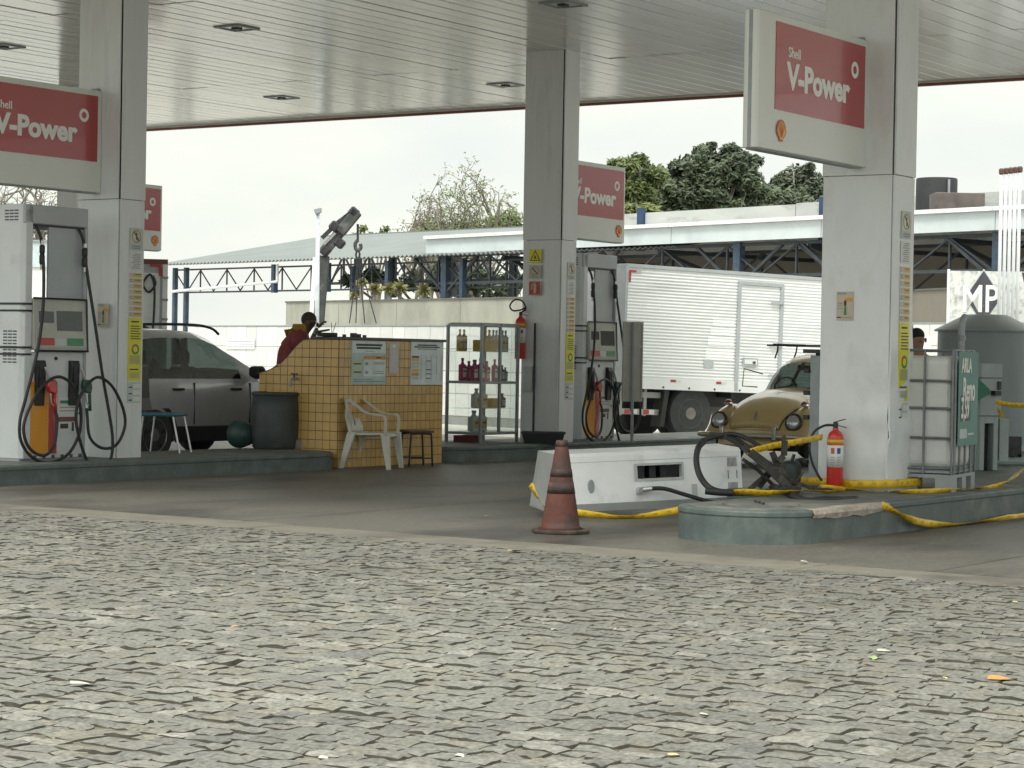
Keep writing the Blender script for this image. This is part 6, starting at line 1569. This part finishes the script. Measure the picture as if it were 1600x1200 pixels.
# five vent pipes
P0 = W(1566, 268, 36.0)
VP_ = M('vent pipe white', (.66, .69, .70), .4, var=.06, scale=3)
for k in range(5):
    px = 1565+k*7.2; P = W(px, 268-k*.8, 36.0)
    t = thing('vent_pipe', ['leftmost', 'second', 'middle', 'fourth', 'rightmost'][k]+' of the five tall white vent pipes at the right edge', 'vent pipe', (P.x, P.y, 0), 0, 'row of tall vent pipes')
    MB().tube([(0, 0, 0), (0, 0, P.z-.02)], .028, 10).build('pipe', VP_, t, smooth=True)
    MB().lathe([(.03, -.05), (.045, -.03), (.045, .03), (.03, .05)], 10, (0, 0, P.z)).build('vent_cap', M('rusty cap', (.13, .075, .065), .7, var=.3), t)

# ================================================================== crane and lamp post behind the wall
CRG = M('crane grey', (.055, .058, .056), .75, var=.25, scale=5, col2=(.13, .135, .13), mask=(.55, .7), mscale=4)
Yc = 56.0; base = W(500, 520, Yc)
t = thing('loader_crane', 'grey folding loader crane raised behind the wall, hook hanging from its boom', 'crane', (base.x, base.y, 0), 0)
cp = lambda px, py, dy=0: tuple(W(px, py, Yc+dy)-Vector((base.x, base.y, 0)))
b = MB(); b.bar(cp(497, 520), cp(507, 400), .2, .26); b.build('mast', CRG, t, bevel=.02)
MB().bar((0, 0, 0), cp(498, 520), .5, .5).build('column_base', CRG, t)
MB().bar(cp(486, 505, -.2), cp(492, 402, -.2), .07, .1).build('white_strut', TRW, t)
MB().bar(cp(505, 395), cp(536, 357), .2, .26).build('boom', CRG, t, bevel=.02); MB().bar(cp(531, 364, -.1), cp(559, 330, -.1), .2, .27).build('boom_head', CRG, t, bevel=.03)
MB().bar(cp(503, 372, -.1), cp(531, 345, -.1), .1, .1).build('ram', DARKM, t); MB().bar(cp(506, 382, -.1), cp(524, 364, -.1), .07, .07).build('ram_rod', STEEL, t); MB().bar(cp(524, 352, -.1), cp(548, 333, -.1), .12, .12).build('ram', DARKM, t)
for (x, y) in ((523, 354), (531, 380), (553, 332), (508, 392)): MB().cbox((0, 0, 0), (.24, .4, .24)).build('pivot', DARKM, t, cp(x, y), (0, R(40), 0), bevel=.04)
MB().bar(cp(496, 455), cp(505, 455), .14, .14).build('clamp', TRW, t); MB().bar(cp(500, 405), cp(510, 440), .1, .14).build('lever', DARKM, t)
MB().tube([cp(559, 350), cp(559, 378)], .03, 8).build('chain', DARKM, t)
b = MB().tube(curve_pts([cp(559, 375), cp(555, 381), cp(556, 389), cp(560, 391), cp(564, 387), cp(563, 381)], 4), .045, 8); b.build('hook', CRG, t, smooth=True)
b = MB().tube(curve_pts([cp(559, 390), cp(556, 398), cp(559, 404), cp(562, 398), cp(560, 391)], 4), .025, 8); b.build('ring', DARKM, t)
top_ = cp(560, 404)
for (x, y) in ((546, 505), (556, 505), (570, 505), (588, 505)): MB().tube([top_, cp(x, y)], .014, 5).build('sling_cable', DARKM, t)
Yl = 50.0; P = W(496, 520, Yl); P2 = W(495, 326, Yl)
t = thing('lamp_post', 'slim white lamp post with a floodlight, in front of the crane', 'lamp post', (P.x, P.y, 0), 0)
MB().tube([(0, 0, 0), (P2.x-P.x+.03, 0, P2.z)], [.055, .045], 10).build('pole', M('pole white', (.55, .60, .62), .4), t, smooth=True)
MB().prism([(-.12, P2.z-.02), (.04, P2.z+.02), (.04, P2.z-.08), (-.08, P2.z-.14)], -.12, .12, 'y').build('floodlight', GREYST, t, bevel=.01)
MB().box(-.05, .0, -.04, .04, P2.z-.36, P2.z-.3).build('bracket', GREYST, t)

# ================================================================== building seen through the left pump
Yb2 = 62.0; A = W(20, 500, Yb2); z2 = W(40, 377, Yb2).z; z3 = W(40, 417, Yb2).z
t = thing('white_shed', 'low white building with a pale blue upper band, seen through the left dispenser', 'building', (A.x-1, A.y, 0), R(6))
MB().box(-3, 2.6, 0, 5, 0, z3).build('wall', M('shed white', (.66, .67, .66), .7, var=.05), t); MB().box(-3.05, 2.65, -.05, 5, z3+.002, z2).build('upper_band', M('shed pale blue', (.50, .58, .62), .6), t); MB().box(-3.1, 2.7, -.1, 5.1, z2+.002, z2+.05).build('roof_edge', GREYST, t)

# ================================================================== trees
BARK = M('grey bark', (.21, .19, .165), .9, var=.3, scale=10)
LEAFS = {k: M('leaf '+k, c, .55, var=.3, scale=.8, rnd=.0, spec=.3, col2=c2, mask=(.4, .7), mscale=.9) for k, c, c2 in (
    ('dark', (.072, .096, .060), (.095, .118, .064)), ('mid', (.10, .135, .05), (.14, .165, .06)), ('light', (.17, .19, .06), (.12, .15, .05)), ('dry', (.20, .19, .10), (.14, .15, .08)), ('fresh', (.17, .21, .08), (.12, .16, .06)), ('palm', (.26, .25, .10), (.17, .19, .08)))}
def leaves(b, c, r, n, sz, rng, squash=1.0, shell=.55):
    for _ in range(n):
        d = Vector((rng.gauss(0, 1), rng.gauss(0, 1), rng.gauss(0, 1))); d.normalize()
        rr = r*(shell+(1-shell)*rng.random()**.5); p = Vector(c)+Vector((d.x*rr, d.y*rr, d.z*rr*squash))
        a = Vector((rng.gauss(0, 1), rng.gauss(0, 1), rng.gauss(0, .7))).normalized(); bb = a.orthogonal().normalized(); s_ = sz*rng.uniform(.6, 1.3)
        a = a*s_; bb = bb*s_*.42; dr = Vector((0, 0, -.25*s_))
        b.add([p-a, p-bb*.9+dr*0, p+a+dr, p+bb*.9], [(0, 1, 2, 3)])
def crown_tree(name, label, cat, px, pyb, Y, pieces, mat, sz, seed, dens=1.0, group=None):
    """pieces: (px, py, radius in px) clumps of the crown as seen; each gets its own depth"""
    rng = random.Random(seed); base = W(px, pyb, Y)
    t = thing(name, label, cat, (base.x, base.y, 0), 0, group)
    k_ = Y/F_PX; b = MB(); tr = MB()
    bl = Vector((base.x, base.y, 0)); fork = Vector((0, 0, 2.2))
    tr.tube([(0, 0, -.1), (.05, 0, 1.2), fork], [.26, .2, .16], 10)
    off_ = Vector((seed*7.3, seed*3.1, seed*1.7))
    for (x, y, r) in pieces:
        c = W(x, y, Y+rng.uniform(-1, 1)*r*k_*.9)-bl; rr = r*k_*1.12
        mid = fork*.5+c*.5+Vector((rng.uniform(-.4, .4), rng.uniform(-.4, .4), -.2)); tr.tube(curve_pts([fork, mid, c], 3), [.09, .08, .07, .06, .05, .04, .03], 6)
        for _ in range(int(900*dens*(rr/.6)**1.6)):
            d = Vector((rng.gauss(0, 1), rng.gauss(0, 1), rng.gauss(0, 1))).normalized(); q = rng.random()**.42
            p = c+Vector((d.x*rr*q, d.y*rr*q, d.z*rr*q*.88))
            g_ = noise.noise(p*1.25+off_)+.55*noise.noise(p*3.1-off_)
            if g_ < -.42+.75*max(0, q-.45): continue
            a = Vector((rng.gauss(0, 1), rng.gauss(0, 1), rng.gauss(0, .6))).normalized(); bb = a.orthogonal().normalized(); s_ = sz*rng.uniform(.6, 1.35)
            a = a*s_; bb = bb*s_*.40; dr = Vector((0, 0, -.3*s_))
            b.add([p-a, p-bb, p+a+dr, p+bb], [(0, 1, 2, 3)])
    tr.build('trunk', BARK, t, smooth=True); b.build('crown', LEAFS[mat], t, fix=False)
    return t
crown_tree('mango_tree', 'large dark green tree with a broad dense crown, in the middle of the right group', 'tree', 1110, 340, 75, [(1120, 262, 34), (1085, 262, 30), (1150, 258, 30), (1062, 285, 34), (1100, 300, 40), (1145, 300, 40), (1040, 305, 30), (1170, 285, 22), (1070, 325, 36), (1130, 330, 36), (1168, 322, 26), (1100, 245, 20), (1140, 240, 18), (1050, 345, 30), (1090, 350, 32), (1135, 352, 32), (1175, 345, 26), (1180, 250, 12), (1060, 262, 14), (1020, 285, 16), (1190, 300, 14), (1112, 232, 12), (1165, 240, 10), (1195, 335, 18)], 'dark', .12, 1, 1.0)
crown_tree('mango_tree', 'rounded dark green tree partly hidden by the dented column', 'tree', 1245, 340, 78, [(1245, 282, 26), (1225, 290, 22), (1268, 292, 24), (1215, 318, 26), (1250, 318, 32), (1280, 322, 22), (1198, 330, 20), (1240, 268, 14), (1225, 342, 26), (1260, 344, 28), (1205, 300, 14), (1262, 262, 10), (1290, 300, 14)], 'dark', .12, 2, 1.0)
crown_tree('leafy_tree', 'lighter green loose tree left of the dark mango trees', 'tree', 990, 340, 72, [(1000, 250, 14), (985, 262, 18), (968, 262, 16), (1010, 275, 20), (985, 290, 24), (1025, 275, 18), (1010, 300, 24), (985, 322, 20), (955, 256, 8), (975, 345, 22), (1010, 345, 22)], 'mid', .12, 3, .9)
crown_tree('leafy_tree', 'small yellowish green bush below the loose tree, just right of the middle sign', 'tree', 1000, 345, 68, [(985, 322, 13), (1005, 326, 15), (1020, 332, 12)], 'light', .11, 4, .8)
def bare_tree(name, label, px, pyb, Y, top_py, half, seed, mat, nleaf, low=.42, thin=1.0):
    """a wide dome of forking grey limbs: every limb, branch and twig runs to its own place in the dome"""
    rng = random.Random(seed); base = W(px, pyb, Y); t = thing(name, label, 'tree', (base.x, base.y, 0), 0)
    tr = MB(); lf_ = MB(); H = W(px, top_py, Y).z; wd2 = half*Y/F_PX; zl = H*low
    def clampd(p):
        x, y, z = p; k = math.hypot(x/wd2, y/(wd2*.8)); zmax = zl+(H-zl)*math.sqrt(max(.05, 1-min(.98, k)**2))
        if k > 1: x /= k; y /= k
        return Vector((x, y, min(max(z, zl*.8), zmax)))
    def limb(a, d, b_, r0, r1, n=5, wob=.06):
        L = (b_-a).length; pts = []
        for i in range(n+1):
            k = i/n; p = a+(d*L*k)*(1-k)**1.5*.9+(b_-a)*(k**1.3*(1-(1-k)**2*.35)); 
            if 0 < i < n: p = p+Vector((rng.gauss(0, 1), rng.gauss(0, 1), rng.gauss(0, 1)))*wob*L
            pts.append(p)
        tr.tube(pts, [r0+(r1-r0)*i/n for i in range(n+1)], 6 if r0 > .05 else 3, cap=False); return pts
    fork = Vector((.1, 0, zl*.7)); tr.tube([(0, 0, -.1), (.05, .02, zl*.35), fork], [.26*thin, .21*thin, .19*thin], 8)
    tips = []; up = Vector((0, 0, 1))
    n1 = 9
    for i in range(n1):
        a_ = 2*PI*i/n1+rng.uniform(-.3, .3); rr = rng.uniform(.35, .72)
        e1 = clampd(Vector((wd2*rr*math.cos(a_), wd2*.8*rr*math.sin(a_), zl+(H-zl)*rng.uniform(.25, .75))))
        p1 = limb(fork, up, e1, .13*thin, .05*thin)
        for j in range(6):
            s1 = p1[rng.choice([2, 3, 4, 5])]; e2 = clampd(s1+Vector((rng.gauss(0, 1)*wd2*.30, rng.gauss(0, 1)*wd2*.25, rng.uniform(.1, .9)*(H-zl)*.55)))
            p2 = limb(s1, (e1-fork).normalized(), e2, .045*thin, .02)
            for k in range(4):
                s2 = p2[rng.choice([2, 3, 4, 5])]; e3 = clampd(s2+Vector((rng.gauss(0, 1)*wd2*.14, rng.gauss(0, 1)*wd2*.12, rng.uniform(-.05, 1)*(H-zl)*.26)))
                p3 = limb(s2, (e2-s1).normalized(), e3, .022, .010, 4)
                for m_ in range(2):
                    s3 = p3[rng.choice([2, 3, 4])]; e4 = s3+Vector((rng.gauss(0, .28), rng.gauss(0, .28), rng.uniform(-.05, .5)))
                    p4 = limb(s3, (e3-s2).normalized(), e4, .013, .007, 2); tips += p4[1:]
    for q in rng.sample(tips, min(len(tips), nleaf)): leaves(lf_, q, .22, 4, .075, rng, 1, .2)
    tr.build('trunk', BARK, t, smooth=True, fix=False); lf_.build('crown', LEAFS[mat], t, fix=False)
    return t
bare_tree('thin_tree', 'wide half bare tree with grey branches behind the shed roof', 728, 400, 84, 258, 92, 11, 'fresh', 1000)
bare_tree('thin_tree', 'smaller sparse tree left of the wide bare tree above the shed roof', 668, 400, 88, 305, 44, 5, 'dry', 420, .5, .6)
bare_tree('thin_tree', 'bare tree whose branches show above the left dispenser', 40, 500, 70, 262, 85, 8, 'dry', 60, .4, 1.3)
crown_tree('leafy_tree', 'low dark bush showing over the shed roof beside the crane boom', 'tree', 592, 372, 86, [(600, 368, 12), (612, 374, 12), (590, 378, 14), (574, 374, 13), (560, 372, 12), (548, 380, 14), (606, 358, 6), (568, 358, 7), (580, 366, 7), (625, 380, 14)], 'mid', .11, 6, .6)
crown_tree('leafy_tree', 'green bush above the shed roof under the wide bare tree', 'tree', 700, 380, 86, [(665, 366, 14), (690, 362, 16), (720, 360, 16), (750, 358, 16), (775, 352, 18), (798, 345, 20), (640, 374, 12), (655, 376, 14), (705, 368, 16), (735, 366, 16), (765, 366, 18), (625, 378, 12)], 'mid', .11, 7, .6)
# spiky yellowish plants on top of the concrete wall
for k, (x, y, r) in enumerate([(565, 442, 10), (585, 452, 13), (608, 452, 12), (625, 450, 14), (553, 462, 8), (662, 455, 14)]):
    rng = random.Random(40+k); Y = 60.5+.2*k; c = W(x, y, Y); kk = Y/F_PX
    t = thing('spiky_plant', ['small', 'taller', 'round', 'large', 'low', 'separate'][k]+' spiky yellow green plant above the concrete wall'+(' to the right of the shed post' if k == 5 else ''), 'plant', (c.x, c.y, 0), 0, 'spiky plants behind the concrete wall')
    MB().tube([(0, 0, 0), (0, 0, c.z)], .06, 6).build('stem', BARK, t)
    b = MB()
    for q in range(90):
        d = Vector((rng.gauss(0, 1), rng.gauss(0, 1), rng.gauss(.35, .8))).normalized(); L = r*kk*rng.uniform(.7, 1.25); s_ = d.orthogonal().normalized()*.022
        p = Vector((0, 0, c.z)); b.add([p-s_, p+s_, p+d*L*.6+s_*1.2, p+d*L+Vector((0, 0, -.1*L)), p+d*L*.6-s_*1.2], [(0, 1, 2, 3, 4)])
    b.build('crown', LEAFS['palm'], t, fix=False)
# darker foliage seen under the shed and through the trusses
crown_tree('leafy_tree', 'dark thicket of bushes seen through the shed girders', 'tree', 720, 470, 72, [(690, 440, 22), (720, 445, 24), (750, 440, 26), (780, 445, 26), (800, 440, 20), (640, 440, 16), (610, 432, 14), (580, 430, 14), (545, 440, 12)], 'dark', .13, 9, .5)
